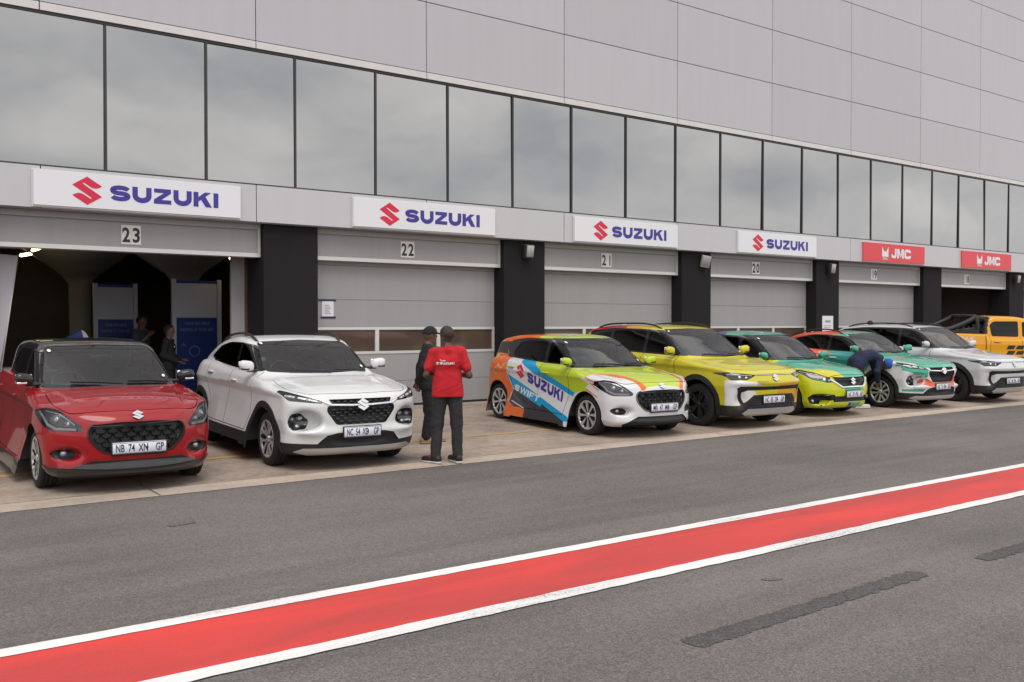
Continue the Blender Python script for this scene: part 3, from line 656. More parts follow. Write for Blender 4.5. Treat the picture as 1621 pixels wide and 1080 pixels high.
def subdiv(ps, st=0.06):
    """split polygons into small cells so that they can follow a curved surface"""
    o = []
    for p in ps:
        if len(p) == 4:
            n = max(1, int(max(math.dist(p[0], p[1]), math.dist(p[2], p[3])) / st)); m = max(1, int(max(math.dist(p[1], p[2]), math.dist(p[3], p[0])) / st))
            g_ = [[tuple((p[0][c] * (1 - u) + p[1][c] * u) * (1 - v) + (p[3][c] * (1 - u) + p[2][c] * u) * v for c in (0, 1)) for u in [i / n for i in range(n + 1)]] for v in [j / m for j in range(m + 1)]]
            for j in range(m):
                for i in range(n): o.append([g_[j][i], g_[j][i + 1], g_[j + 1][i + 1], g_[j + 1][i]])
        else:
            from mathutils.geometry import tessellate_polygon
            st_ = [[p[i] for i in t] for t in tessellate_polygon([[Vector((q[0], q[1], 0)) for q in p]])]
            while st_:
                t = st_.pop(); e = [math.dist(t[i], t[(i + 1) % 3]) for i in range(3)]; k = e.index(max(e))
                if e[k] <= max(st, 0.02) * 1.3: o.append(t); continue
                a, b, c = t[k], t[(k + 1) % 3], t[(k + 2) % 3]; m = ((a[0] + b[0]) / 2, (a[1] + b[1]) / 2); st_ += [[a, m, c], [m, b, c]]
    return o
def decal(S, name, ps, view, off, m, parent, sgn=-1):
    """print following the surface: polygons given in view coordinates"""
    ps = subdiv(ps); P = np.array([q for p in ps for q in p]); f = {'front': lambda: S.front(P[:, 0], P[:, 1], off), 'side': lambda: S.side(P[:, 0], P[:, 1], off, sgn), 'top': lambda: S.top(P[:, 0], P[:, 1], off)}[view]
    Q = f(); F = []; k = 0
    N = nrm(grad(S.f, Q))
    for p in ps:
        q = tuple(range(k, k + len(p))); k += len(p)
        F.append(q if np.dot(np.cross(Q[q[1]] - Q[q[0]], Q[q[2]] - Q[q[0]]), N[q[0]]) > 0 else q[::-1])
    return link(name, mesh_np(name, Q, F, N), m, parent)
def ribbon(S, name, path, view, w, h, off, m, parent, sgn=-1, closed=False, mb=None):
    """bar of width w and height h lying on the surface along a path"""
    own = mb is None; mb = mb or MB(); path = dense(path, 0.03); P = np.array(path)
    Q = {'front': lambda: S.front(P[:, 0], P[:, 1]), 'side': lambda: S.side(P[:, 0], P[:, 1], 0, sgn), 'top': lambda: S.top(P[:, 0], P[:, 1])}[view]()
    N = nrm(grad(S.f, Q)); Q = Q + N * off; n = len(Q); vs = []
    ws = w if callable(w) else (lambda t: w)
    for i in range(n):
        t = Q[min(i + 1, n - 1)] - Q[max(i - 1, 0)]; t = t / max(np.linalg.norm(t), 1e-9); b = np.cross(N[i], t); b /= max(np.linalg.norm(b), 1e-9); k = ws(i / (n - 1)) / 2
        vs += [Q[i] - b * k, Q[i] - b * k * 0.6 + N[i] * h, Q[i] + b * k * 0.6 + N[i] * h, Q[i] + b * k]
    fs = [(4 * i + j, 4 * i + j + 1, 4 * i + 5 + j, 4 * i + 4 + j) for i in range(n - 1) for j in range(3)] + [(3, 2, 1, 0), (4 * n - 4, 4 * n - 3, 4 * n - 2, 4 * n - 1)]
    mb.add(vs, fs, 0, False)
    return mb.build(name, m, parent) if own else mb
# ------------------------------------------------------------------ car materials
def carpaint(n, c, metal=0.0, rough=0.45): return mat(n, c, rough, metal, coat=0.85, spec=0.2)
carpaint('paint_red', (0.29, 0.002, 0.007), 0.0, 0.40); carpaint('paint_black', (0.008, 0.008, 0.009), 0.0, 0.25); carpaint('paint_white', (0.64, 0.64, 0.65)); carpaint('paint_silver_white', (0.56, 0.57, 0.59), 0.1)
carpaint('wrap_lime', (0.43, 0.53, 0.022)); carpaint('wrap_orange', (0.66, 0.125, 0.012)); carpaint('wrap_blue', (0.010, 0.29, 0.56)); carpaint('wrap_grey', (0.045, 0.042, 0.048)); carpaint('wrap_white', (0.62, 0.62, 0.64))
carpaint('wrap_yellow', (0.54, 0.475, 0.016)); carpaint('wrap_amber', (0.60, 0.33, 0.015)); carpaint('wrap_crimson', (0.42, 0.012, 0.03)); carpaint('wrap_teal', (0.045, 0.34, 0.225)); carpaint('wrap_citron', (0.50, 0.54, 0.010)); carpaint('wrap_tomato', (0.68, 0.075, 0.022)); carpaint('wrap_violet', (0.09, 0.06, 0.22)); carpaint('wrap_sea', (0.02, 0.27, 0.25))
carpaint('paint_orange_yellow', (0.66, 0.30, 0.004))
mat('plastic_black', (0.014, 0.014, 0.015), 0.55); mat('plastic_gloss', (0.010, 0.010, 0.011), 0.12, coat=0.5); mat('gap_black', (0.004, 0.004, 0.004), 0.9)
mat('chrome', (0.78, 0.78, 0.80), 0.12, 1.0); mat('skid_silver', (0.50, 0.50, 0.50), 0.38, 0.6); mat('tyre', (0.012, 0.012, 0.012), 0.82, bump=0.15, bscale=60); mat('rim_silver', (0.60, 0.60, 0.61), 0.32, 0.55); mat('rim_dark', (0.02, 0.02, 0.021), 0.35, 0.4)
mat('stud_grey', (0.16, 0.16, 0.17), 0.25, 0.6); mat('lamp_inner', (0.035, 0.036, 0.04), 0.10, coat=1.0); mat('lamp_bright', (0.55, 0.56, 0.60), 0.12, 0.5, coat=1.0); mat('lamp_drl', (0.75, 0.77, 0.80), 0.25, coat=1.0); mat('indicator', (0.55, 0.13, 0.02), 0.15, coat=1.0)
mat('interior_dark', (0.035, 0.035, 0.036), 0.8); mat('seat_grey', (0.20, 0.20, 0.205), 0.85); mat('plate_white', (0.70, 0.71, 0.76), 0.4); mat('plate_blue', (0.012, 0.016, 0.09), 0.5); mat('sticker', (0.75, 0.76, 0.78), 0.5); mat('mirror_glass', (0.7, 0.7, 0.72), 0.03, 1.0)
glassmat('windscreen_glass', (0.78, 0.83, 0.82), 2.05); glassmat('side_glass', (0.085, 0.088, 0.088), 1.5); glassmat('lamp_cover', (0.82, 0.83, 0.85), 1.5)

def car_field(sp):
    HW = sp['W'] / 2; hood, plan, fr, re_, und, roof, gW, rg = [spl(sp[k]) for k in ('hood', 'plan', 'front', 'rear', 'under', 'roof', 'gw', 'rg')]; sx_, sy_ = zip(*sp['sec']); sec = lambda t: np.interp(t, sx_, sy_); rd = sp.get('ridge', 0.014)
    ks, ps, kr, hc, rc, ws, tum, zb = sp['ks'], sp.get('ps', 2.6), sp['kr'], sp['hc'], sp['rc'], sp['ws'], sp['tum'], sp['zb']; y0g = sp['roof'][0][0]
    fa, ra, flr = sp['fa'], sp['fa'] + sp['wb'], sp.get('flare', 0.012); sculpt = sp.get('sculpt')
    def f(x, y, z):
        a = np.abs(x); q = a / HW
        bulge = flr * (np.exp(-((y - fa) / 0.40) ** 2) + np.exp(-((y - ra) / 0.40) ** 2)) * np.exp(-((z - sp['r'] - 0.25) / 0.28) ** 2)
        side = a - (plan(y) - sec(z) + bulge)
        zt = hood(y) - hc * q ** 2 * np.clip((1.6 - y) / 0.8, 0, 1) + rd * (np.clip((0.50 + 0.13 * y - a) / 0.045, 0, 1) - 0.5) * np.clip((y - 0.12) / 0.25, 0, 1) * np.clip((1.3 - y) / 0.4, 0, 1); top = (z - zt) * 0.96
        low = smax(side, top, sp.get('kst', 0.075)); low = smax(low, fr(z) + ks * q ** ps - y, sp.get('kf', 0.06)); low = smax(low, y - re_(z) + kr * q ** 2.5, 0.10); low = smax(low, und(y) - z, 0.06)
        yw = y - ws * a * a * np.clip((2.4 - y) / 1.0, 0, 1)
        s_ = (roof(yw + 0.02) - roof(yw - 0.02)) / 0.04; tg = (z - roof(yw) + rc * q ** 2) / np.sqrt(1 + s_ * s_)
        sg = (a - (gW(y) - tum * (z - zb) - 0.10 * np.maximum(z - zb - 0.2, 0) ** 2)) * 0.96
        gr = smax(smax(sg, tg, sp.get('kg', 0.085)), (y - rg(z) + 0.12 * q ** 2.5) * 0.85, 0.10); gr = smax(gr, y0g + 0.06 - y, 0.03)
        d = smin(low, gr, sp.get('ku', 0.025))
        return sculpt(d, a, x, y, z) if sculpt else d
    return f
def ell(a, y, z, c, r, p=1.0):
    """approximate distance to an ellipsoid"""
    k = np.sqrt(((a - c[0]) / r[0]) ** 2 + ((y - c[1]) / r[1]) ** 2 + ((z - c[2]) / r[2]) ** 2); return (k - 1) * min(r)
FRONT = lambda C, N: (N[:, 1] < -0.12) & (C[:, 1] < 1.0)
SIDES = lambda C, N: np.abs(N[:, 0]) > 0.35
LEFT = lambda C, N: (N[:, 0] < -0.25)
TOPF = lambda C, N: N[:, 2] > 0.3
GLASSF = lambda C, N: (N[:, 1] < -0.12) & (C[:, 2] > 0.88) & (C[:, 1] > 0.6)
def circ(cy, cz, r, n=36): return [(cy + r * math.cos(2 * math.pi * i / n), cz + r * math.sin(2 * math.pi * i / n)) for i in range(n)]

def archpoly(cy, cz, r, n=22):
    return [(cy + r * math.cos(math.pi * i / n), cz + r * math.sin(math.pi * i / n)) for i in range(n + 1)] + [(cy - r * 0.97, 0.0), (cy + r * 0.97, 0.0)]
RIMS = {}
def wheel_meshes(r, w, rr, style):
    """tyre, barrel and rim meshes, axle along x, outer face at -x"""
    key = (r, w, rr, style)
    if key in RIMS: return RIMS[key]
    h = w / 2; t = MB()
    prof = [(-h * 0.80, rr - 0.012), (-h * 0.98, rr + 0.012), (-h * 1.03, (r + rr) / 2), (-h * 0.95, r - 0.028), (-h * 0.86, r - 0.010), (-h * 0.72, r - 0.002), (-h * 0.52, r)]
    prof += [(-h * 0.50, r - 0.008), (-h * 0.44, r - 0.008), (-h * 0.42, r), (-h * 0.05, r), (-h * 0.04, r - 0.008), (h * 0.04, r - 0.008), (h * 0.05, r), (h * 0.42, r), (h * 0.44, r - 0.008), (h * 0.50, r - 0.008), (h * 0.52, r)]
    prof += [(h * 0.72, r - 0.002), (h * 0.86, r - 0.010), (h * 0.95, r - 0.028), (h * 1.03, (r + rr) / 2), (h * 0.98, rr + 0.012), (h * 0.80, rr - 0.012)]
    t.lathe(prof, 48); tread = MB(); tread.v, tread.f, tread.m, tread.sm = t.v, t.f, t.m, t.sm
    for k in range(48):                                                # shoulder blocks
        a = 2 * math.pi * k / 48
        for sx in (-1, 1):
            M = Matrix.Rotation(a, 4, 'X'); vs = [M @ Vector((sx * h * q, dy, rz)) for q, rz in ((0.93, r - 0.030), (0.78, r - 0.004), (0.55, r + 0.002)) for dy in (-0.012, 0.012)]
            t.add(vs, [(0, 1, 3, 2), (2, 3, 5, 4)])
    b = MB().lathe([(h * 0.7, rr - 0.02), (-h * 0.55, rr - 0.03), (-h * 0.45, 0.06), (-h * 0.45, 0.001)], 36)
    b.lathe([(-h * 0.30, rr * 0.72), (-h * 0.34, rr * 0.72), (-h * 0.34, 0.05)], 30)
    s = MB(); s.lathe([(-h * 0.80, rr - 0.022), (-h * 0.93, rr - 0.012), (-h * 0.99, rr - 0.002), (-h * 0.97, rr + 0.008), (-h * 0.80, rr + 0.004)], 48)
    ax = lambda q: -h * (0.86 + 0.10 * (q / rr) ** 2) + 0.012 * (1 - q / rr)
    def spoke(pts, th=0.03, mi=0):
        """pts: outline as (radius, tangential offset, rotation)"""
        n = len(pts); vs = []
        for d in (0, th):
            for q, u, a in pts: vs.append((ax(q) + d, q * math.cos(a) - u * math.sin(a), q * math.sin(a) + u * math.cos(a)))
        s.add(vs, [tuple(range(n)), tuple(range(2 * n - 1, n - 1, -1))] + [(i, i + n, (i + 1) % n + n, (i + 1) % n) for i in range(n)], mi)
    e = rr - 0.012
    N = {'swift': 8, 'fronx': 5, 'dark': 5, 'sport': 8, 'baleno': 5, 'truck': 6}[style]
    for k in range(N):
        a = 2 * math.pi * k / N + 0.3
        if style in ('swift', 'sport'):
            spoke([(0.035, -0.011, a), (e, -0.024, a), (e, 0.030, a), (0.12, 0.016, a), (0.035, 0.012, a)], 0.03, 0)
            spoke([(0.035, -0.006, a + 0.39), (e, -0.010, a + 0.39), (e, 0.008, a + 0.39), (0.035, 0.006, a + 0.39)], 0.02, 1)
        elif style == 'fronx':
            for sg, mi in ((1, 0), (-1, 0)):
                spoke([(0.03, -0.012 * sg, a), (0.11, 0.012 * sg, a), (e, 0.040 * sg, a + 0.06 * sg), (e, 0.092 * sg, a + 0.06 * sg), (0.12, 0.050 * sg, a), (0.03, 0.014 * sg, a)][::sg], 0.03, mi)
            spoke([(0.10, -0.01, a + 0.63), (e, -0.022, a + 0.63), (e, 0.018, a + 0.63), (0.10, 0.012, a + 0.63)], 0.02, 1)
        else:
            spoke([(0.03, -0.022, a), (e, -0.058, a), (e, -0.015, a), (0.13, -0.004, a), (e, 0.020, a), (e, 0.058, a), (0.03, 0.022, a)], 0.03, 0 if style != 'dark' or k % 2 == 0 else 1)
    s.lathe([(-h * 0.90, 0.001), (-h * 0.90, 0.028), (-h * 0.82, 0.042), (-h * 0.45, 0.045)], 20)
    for k in range(5):
        a = 2 * math.pi * k / 5; s.lathe([(-h * 0.86, 0.001), (-h * 0.86, 0.008), (-h * 0.7, 0.008)], 8, 1, 'x', (0, 0.052 * math.cos(a), 0.052 * math.sin(a)))
    import bmesh
    out_ = []
    for q, nm in ((t, 'tyre'), (b, 'wheel'), (s, 'rim')):
        me = q.mesh(nm); bm = bmesh.new(); bm.from_mesh(me); bmesh.ops.recalc_face_normals(bm, faces=bm.faces); bm.to_mesh(me); bm.free(); out_.append(me)
    out_[0].materials.append(MATS['tyre']); out_[1].materials.append(MATS['rim_dark'])
    c1, c2 = {'swift': ('rim_silver', 'rim_dark'), 'sport': ('rim_silver', 'rim_dark'), 'fronx': ('rim_silver', 'rim_dark'), 'dark': ('rim_dark', 'rim_dark'), 'baleno': ('rim_silver', 'rim_dark'), 'truck': ('rim_dark', 'rim_dark')}[style]
    out_[2].materials.append(MATS[c1]); out_[2].materials.append(MATS[c2]); RIMS[key] = out_; return out_

class Car:
    def __init__(s, sp, name, label, group, X, Y, th, st=0.026):
        """X, Y: ground point under the middle of the front axle; th: heading, degrees"""
        s.sp = sp; HW = sp['W'] / 2; s.S = Surf(car_field(sp), (-HW - 0.10, -0.08, 0.08), (HW + 0.10, sp['L'] + 0.08, sp['H'] + 0.08), st)
        s.root = tag(empty(name), label, sp.get('cat', 'car'), group); c, n_ = math.cos(R(th)), math.sin(R(th))
        tilt = Matrix.Rotation(math.atan(SL), 4, 'X'); M = tilt @ Matrix.Rotation(R(-th), 4, 'Z')
        o = Vector((X, Y, gz(Y))) - (M @ Vector((0, sp['fa'], 0))); s.root.matrix_world = Matrix.Translation(o) @ M
        s.zones = {0: sp['paint']}; s.q = []; s.gapreg = s.S.new(); s.mats = {}
    def cut(s, name, poly, view='front', off=-0.02, m='plastic_black', both=False, filt=None, skirt='gap_black', only=(0,)):
        filt = filt or {'front': FRONT, 'side': SIDES, 'top': TOPF}[view]; r = s.S.cut(poly, view, filt, only); s.q.append((name, r, off, m, skirt)); s.mats[r] = m
        out_ = [r]
        if both: r2 = s.S.cut(mirror(poly), view, filt, only); s.q.append((name, r2, off, m, skirt)); out_.append(r2)
        return out_
    def sidecut(s, name, poly, off, m, skirt='gap_black', only=(0,)):
        """the same outline on both flanks, one part each"""
        for f in (lambda C, N: (C[:, 0] < -0.55) & (N[:, 2] > -0.93) & (N[:, 0] < -0.05), lambda C, N: (C[:, 0] > 0.55) & (N[:, 2] > -0.93) & (N[:, 0] > 0.05)):
            r = s.S.cut(poly, 'side', f, only); s.q.append((name, r, off, m, skirt))
    def hole(s, poly, view, filt): return s.S.cut(poly, view, filt, (0,))
    def zone(s, poly, view, m, filt=None, only=(0,)):
        r = s.S.cut(poly, view, filt or {'front': FRONT, 'side': SIDES, 'top': TOPF}[view], only); s.zones[r] = m; return r
    def gap(s, path, view, w=0.009, filt=None, both=False):
        filt = filt or {'front': FRONT, 'side': SIDES, 'top': TOPF}[view]
        for P in ([path, [(-a, b) for a, b in path]] if both else [path]):
            for i in range(len(P) - 1):
                a, b = Vector(P[i]), Vector(P[i + 1]); d = (b - a).normalized(); n_ = Vector((-d.y, d.x)) * w / 2; e = d * w * 0.3
                s.S.cut([tuple(a - n_ - e), tuple(b - n_ + e), tuple(b + n_ + e), tuple(a + n_ - e)], view, filt, tuple(s.zones), s.gapreg)
    def arches(s, ra_f, clad=0.0):
        sp = s.sp; s.arch = ra_f
        for ya in (sp['fa'], sp['fa'] + sp['wb']):
            far = lambda C, N: np.abs(C[:, 0]) > sp['W'] / 2 - 0.34
            s.hole(archpoly(ya, sp['r'] + 0.015, ra_f), 'side', far)
        if clad:
            for ya in (sp['fa'], sp['fa'] + sp['wb']): s.sidecut('wheel_arch_cladding', [(a_, max(b_, 0.02)) for a_, b_ in archpoly(ya, sp['r'] + 0.015, ra_f + clad)], 0.012, 'plastic_black', 'plastic_black')
    def finish(s, style='swift', rr=0.212, tw=0.195, extra_regs=()):
        sp, S, root = s.sp, s.S, s.root
        zs = list(s.zones); V, F, rg = S.extract(zs); N = nrm(grad(S.f, V)); names = []
        for z in zs:
            if s.zones[z] not in names: names.append(s.zones[z])
        s.body = link('body', mesh_np('body', V, F, N, [names.index(s.zones[r]) for r in rg]), names, root)
        C_ = np.array([V[list(q)].mean(0) for q in F]); k_ = (C_[:, 1] > sp['roof'][0][0] + 0.1) & (C_[:, 1] < sp['L'] - 0.25) & (C_[:, 2] > 0.5); LF_ = [q for q, e in zip(F, k_) if e]
        u_ = sorted({i for q in LF_ for i in q}); mp_ = {i: j for j, i in enumerate(u_)}
        link('cabin_lining', mesh_np('cabin_lining', V[u_] - N[u_] * 0.028, [tuple(mp_[i] for i in q) for q in LF_]), 'interior_dark', root)
        S.part('panel_gaps', [s.gapreg], -0.010, 'gap_black', root)
        s.parts = {}
        for name, r, off, m, sk in s.q:
            o = S.part(name, [r], off, m, root, True, sk)
            if o: s.parts.setdefault(name, []).append(o)
        ra = s.arch; HW = sp['W'] / 2
        for ya in (sp['fa'], sp['fa'] + sp['wb']):
            for sg in (-1, 1):
                xo = HW - 0.012; mb = MB(); n = 28; vs = []
                PY = [ya + (ra + 0.004) * math.cos(R(-10 + 200 * i / n)) for i in range(n + 1)]; PZ = [sp['r'] + 0.015 + (ra + 0.004) * math.sin(R(-10 + 200 * i / n)) for i in range(n + 1)]
                XS = np.abs(S.side(PY, np.maximum(PZ, sp['under'][1][1] + 0.03), 0, sg)[:, 0])
                for py, pz, xs in zip(PY, PZ, XS.tolist()):
                    xs = xs if xs > HW - 0.2 else HW - 0.06
                    vs += [(sg * (xs + 0.002), py, pz), (sg * (HW - 0.36), py, pz)]
                mb.add(vs, [(2 * i, 2 * i + 2, 2 * i + 3, 2 * i + 1) for i in range(n)], 0, True); mb.add([vs[2 * i + 1] for i in range(n + 1)], [tuple(range(n + 1))]); mb.build('wheel_well', 'gap_black', root)
        T, B, K = wheel_meshes(sp['r'], tw, rr, style)
        for k, ya in enumerate((sp['fa'], sp['fa'] + sp['wb'])):
            for sg in (-1, 1):
                w = link('wheel', B, None, root, (sg * (HW - tw / 2 - 0.035), ya, sp['r'])); w.rotation_euler = (0.7 * k + 0.4, 0, 0 if sg < 0 else math.pi)
                link('tyre', T, None, w); link('rim', K, None, w)
        return s
    # ---- fittings
    def cabin(s, y_dash=1.05, y_seat=1.95, z=0.0):
        sp, root = s.sp, s.root; HW = sp['W'] / 2; zb = sp['zb']
        MB().rbox((0, y_dash + 0.22, zb - 0.17), (2 * HW - 0.34, 0.50, 0.24), 0.07, 3).build('dashboard', 'interior_dark', root)
        MB().box(-HW + 0.14, HW - 0.14, y_dash, sp['L'] - 0.5, 0.25, 0.32).build('cabin_floor', 'interior_dark', root)
        for sx in (-0.36, 0.36):
            q = MB(); M = Matrix.Rotation(R(-14), 4, 'X'); q.rbox((sx, y_seat, 0.52), (0.48, 0.50, 0.18), 0.06, 3); q.rbox((sx, y_seat + 0.30, 0.82), (0.47, 0.14, 0.62), 0.06, 3, 0, M)
            q.rbox((sx, y_seat + 0.40, zb + 0.22), (0.24, 0.10, 0.18), 0.045, 3, 0, M); q.build('seat', 'seat_grey', root)
        q = MB(); M = Matrix.Rotation(R(-14), 4, 'X'); q.rbox((0, y_seat + 0.95, 0.52), (1.2, 0.45, 0.16), 0.06, 3); q.rbox((0, y_seat + 1.25, 0.85), (1.2, 0.14, 0.60), 0.06, 3, 0, M)
        for sx in (-0.4, 0.4): q.rbox((sx, y_seat + 1.34, zb + 0.18), (0.24, 0.09, 0.14), 0.04, 3, 0, M)
        q.build('rear_seat', 'seat_grey', root)
        q = MB(); n = 24; pts = [(-0.36 + 0.18 * math.cos(2 * math.pi * i / n), y_dash + 0.52 + 0.07 * math.sin(2 * math.pi * i / n), zb - 0.03 + 0.165 * math.sin(2 * math.pi * i / n)) for i in range(n + 1)]
        q.tube(pts, 0.014, 6, cap=False); q.rbox((-0.36, y_dash + 0.50, zb - 0.05), (0.14, 0.05, 0.10), 0.02, 2); q.tube([(-0.53, y_dash + 0.52, zb - 0.04), (-0.19, y_dash + 0.52, zb - 0.04)], 0.012, 6); q.build('steering_wheel', 'interior_dark', root)
        zr = sp['mir_z']; MB().rbox((0, sp['mir_y'], zr), (0.23, 0.03, 0.06), 0.014, 2).build('rear_view_mirror', 'interior_dark', root)
    def mirrors(s, y, z, m, w=0.20, h=0.125, m2='plastic_black'):
        for sg in (-1, 1):
            x = float(s.S.side([y + 0.05], [z - 0.06], 0, sg)[0, 0]); cx = x + sg * (w / 2 + 0.028)
            mb = MB(); n, k = 16, 10; vs = []                      # teardrop housing
            for i in range(k + 1):
                t = -1 + 2 * i / k; wy = (1 - abs(t) ** 3.2) ** 0.5
                for j in range(n):
                    a = 2 * math.pi * j / n; ca, sa = math.cos(a), math.sin(a); e = lambda v: math.copysign(abs(v) ** 0.75, v)
                    vs.append((cx + sg * t * w / 2, y + wy * 0.062 * e(ca) * (1.0 if ca < 0 else 0.75) - 0.012 * t, z + wy * h / 2 * e(sa) + 0.012 * t))
            mb.add(vs, [(i * n + j, i * n + (j + 1) % n, (i + 1) * n + (j + 1) % n, (i + 1) * n + j) for i in range(k) for j in range(n)], 0, True)
            o = mb.build('mirror', m, s.root)
            MB().rbox((x + sg * 0.045, y + 0.02, z - 0.062), (0.15, 0.05, 0.035), 0.014, 2).build('mirror_arm', m2, o); MB().rbox((cx, y + 0.045, z), (w * 0.82, 0.012, h * 0.78), 0.005, 1).build('mirror_glass', 'mirror_glass', o)
            MB().rbox((cx + sg * 0.03, y - 0.045, z - h * 0.30), (w * 0.5, 0.03, 0.022), 0.008, 2).build('indicator', 'lamp_drl' if m == 'paint_black' else m2, o)
    def plate(s, z, txt, w=0.52, h=0.113, x=0.0, tilt=0):
        y = float(s.S.front([x], [z])[0, 1]) - 0.035; p = MB().rbox((x, y, z), (w, 0.012, h), 0.004, 1).build('number_plate', 'plate_white', s.root)
        MB().rbox((x, y + 0.012, z - 0.004), (w + 0.03, 0.012, h + 0.03), 0.006, 1).build('plate_holder', 'plastic_black', p)
        ps, tw = textpolys(txt, 0.014); k = (w - 0.05) / tw
        tag(flat(place(ps, x - w / 2 + 0.025, z - h * 0.33, h * 0.66, k), lambda a, b: (a, y - 0.0085, b)).build('plate_lettering', 'plate_blue', p, False), kind='stuff')
        fr = [[(x - w / 2 + e, z + s_ * (h / 2 - 0.004)) for e in (0.004, w - 0.004)] + [(x - w / 2 + e, z + s_ * (h / 2 - 0.008)) for e in (w - 0.004, 0.004)] for s_ in (-1, 1)]
        flat(fr, lambda a, b: (a, y - 0.008, b)).build('plate_border', 'plate_blue', p, False)
        cx_ = x + w * 0.135                                      # small crest between the letters
        flat([[(cx_ - 0.014, z - 0.004), (cx_ - 0.004, z - 0.016), (cx_ + 0.004, z - 0.016), (cx_ + 0.014, z - 0.004), (cx_ + 0.006, z + 0.010), (cx_, z + 0.018), (cx_ - 0.006, z + 0.010)]], lambda a, b: (a, y - 0.0085, b)).build('plate_crest', 'plate_blue', p, False)
    def emblem(s, z, r=0.065, m='chrome', off=0.012, x=0.0):
        y = float(s.S.front([x], [z])[0, 1]); n_ = nrm(grad(s.S.f, np.array([[x, y, z]])))[0]; sl = -n_[2] / max(-n_[1], 0.3) * 0.0; mb = MB(); k = len(EMBLEM)
        tl = math.atan2(n_[2], -n_[1]); vs = []
        for d in (off, off + 0.012):
            for a, b in EMBLEM: vs.append((x + r * a, y - d * math.cos(tl) + r * b * math.sin(tl), z + d * math.sin(tl) + r * b * math.cos(tl)))
        mb.add(vs, [tuple(range(k)), tuple(range(2 * k - 1, k - 1, -1))] + [(i, (i + 1) % k, (i + 1) % k + k, i + k) for i in range(k)]); return mb.build('emblem', m, s.root)
    def bar(s, name, path, view, w, h, off, m, both=False):
        ribbon(s.S, name, path, view, w, h, off, m, s.root)
        if both: ribbon(s.S, name, [(-a, b) for a, b in path], view, w, h, off, m, s.root)
    def handles(s, pts, m):
        for y, z in pts:
            for sg in (-1, 1):
                mb = MB(); P = s.S.side(np.linspace(y - 0.095, y + 0.095, 7), np.full(7, z), 0.018, sg); mb.tube([tuple(p) for p in P], [0.008, 0.014, 0.016, 0.016, 0.016, 0.014, 0.008], 8, flat=0.95)
                for e in (1, 5): mb.tube([tuple(P[e]), tuple(P[e] - np.array([sg * 0.03, 0, 0]))], 0.011, 6)
                mb.build('door_handle', m, s.root)
    def wipers(s, z0):
        for a, b in ((-0.42, 0.10), (0.16, 0.62)):
            ribbon(s.S, 'wiper', [(a, z0 + 0.035), ((a + b) / 2, z0 + 0.028), (b, z0 + 0.008)], 'front', 0.022, 0.016, 0.012, 'plastic_black', s.root)
    def stickers(s, pts, r=0.019):
        for x, z in pts:
            decal(s.S, 'round_sticker', [[(x + r * math.cos(2 * math.pi * i / 14), z + r * 0.75 * math.sin(2 * math.pi * i / 14)) for i in range(14)]], 'front', 0.006, 'sticker', s.root)
    def rails(s, x, y0, y1, m='plastic_black', h=0.045):
        for sg in (-1, 1):
            ys = np.linspace(y0, y1, 15); P = s.S.top(sg * (x - 0.03 * np.abs((ys - (y0 + y1) / 2) / (y1 - y0) * 2) ** 2), ys); t = np.linspace(-1, 1, 15)
            P[:, 2] += h * (1 - np.abs(t) ** 5); MB().tube([tuple(p) for p in P], 0.019, 8, flat=0.8).build('roof_rail', m, s.root)
    def fin(s, y, m):
        z = float(s.S.top([0], [y])[0, 2]); k = MB().prism([(y - 0.10, z - 0.005), (y + 0.07, z - 0.01), (y + 0.06, z + 0.055), (y + 0.03, z + 0.06)], -0.012, 0.012, 'yz'); k.build('antenna_fin', m, s.root)
    def lattice(s, poly, kind, dep, m, name='grille_lattice', sx=0.07, sz=0.05, bar=0.009):
        """grille pattern inside an outline, set back from the front surface"""
        from mathutils.geometry import intersect_point_quad_2d
        def inside(p):
            c = False; n = len(poly)
            for i in range(n):
                (x1, y1), (x2, y2) = poly[i], poly[(i + 1) % n]
                if (y1 > p[1]) != (y2 > p[1]) and p[0] < (x2 - x1) * (p[1] - y1) / (y2 - y1) + x1: c = not c
            return c
        mb = MB(); x0, x1 = min(p[0] for p in poly), max(p[0] for p in poly); z0, z1 = min(p[1] for p in poly), max(p[1] for p in poly); segs = []
        nz = int((z1 - z0) / sz) + 2; nx = int((x1 - x0) / sx) + 2
        for j in range(nz):
            for i in range(-nx, nx):
                x = i * sx + (sx / 2 if j % 2 else 0); z = z0 + j * sz
                if kind == 'hex': segs += [((x - sx * 0.33, z), (x + sx * 0.33, z)), ((x + sx * 0.33, z), (x + sx * 0.5, z + sz)), ((x - sx * 0.33, z), (x - sx * 0.5, z + sz))]
                elif kind == 'chip': segs += [((x - sx * 0.22, z), (x + sx * 0.22, z))]
                elif kind == 'weave': segs += [((x - sx / 2, z - sz / 2), (x + sx / 2, z + sz / 2)), ((x - sx / 2, z + sz / 2), (x + sx / 2, z - sz / 2))] if j % 2 == 0 else []
                elif kind == 'slat' and i == 0: segs += [((x0, z), (x1, z))]
        runs = []
        for a, b in segs:
            dd = dense([a, b], 0.03 if kind == 'slat' else 0.05); pts = [p for p in dd if inside(p)]
            if len(pts) < 2 or (kind != 'slat' and len(pts) != len(dd)): continue
            runs.append(pts)
        if not runs: return
        A = np.array([p for r_ in runs for p in r_]); PA = s.S.front(A[:, 0], A[:, 1]); NA = nrm(grad(s.S.f, PA)); PA = PA - NA * dep; k0 = 0
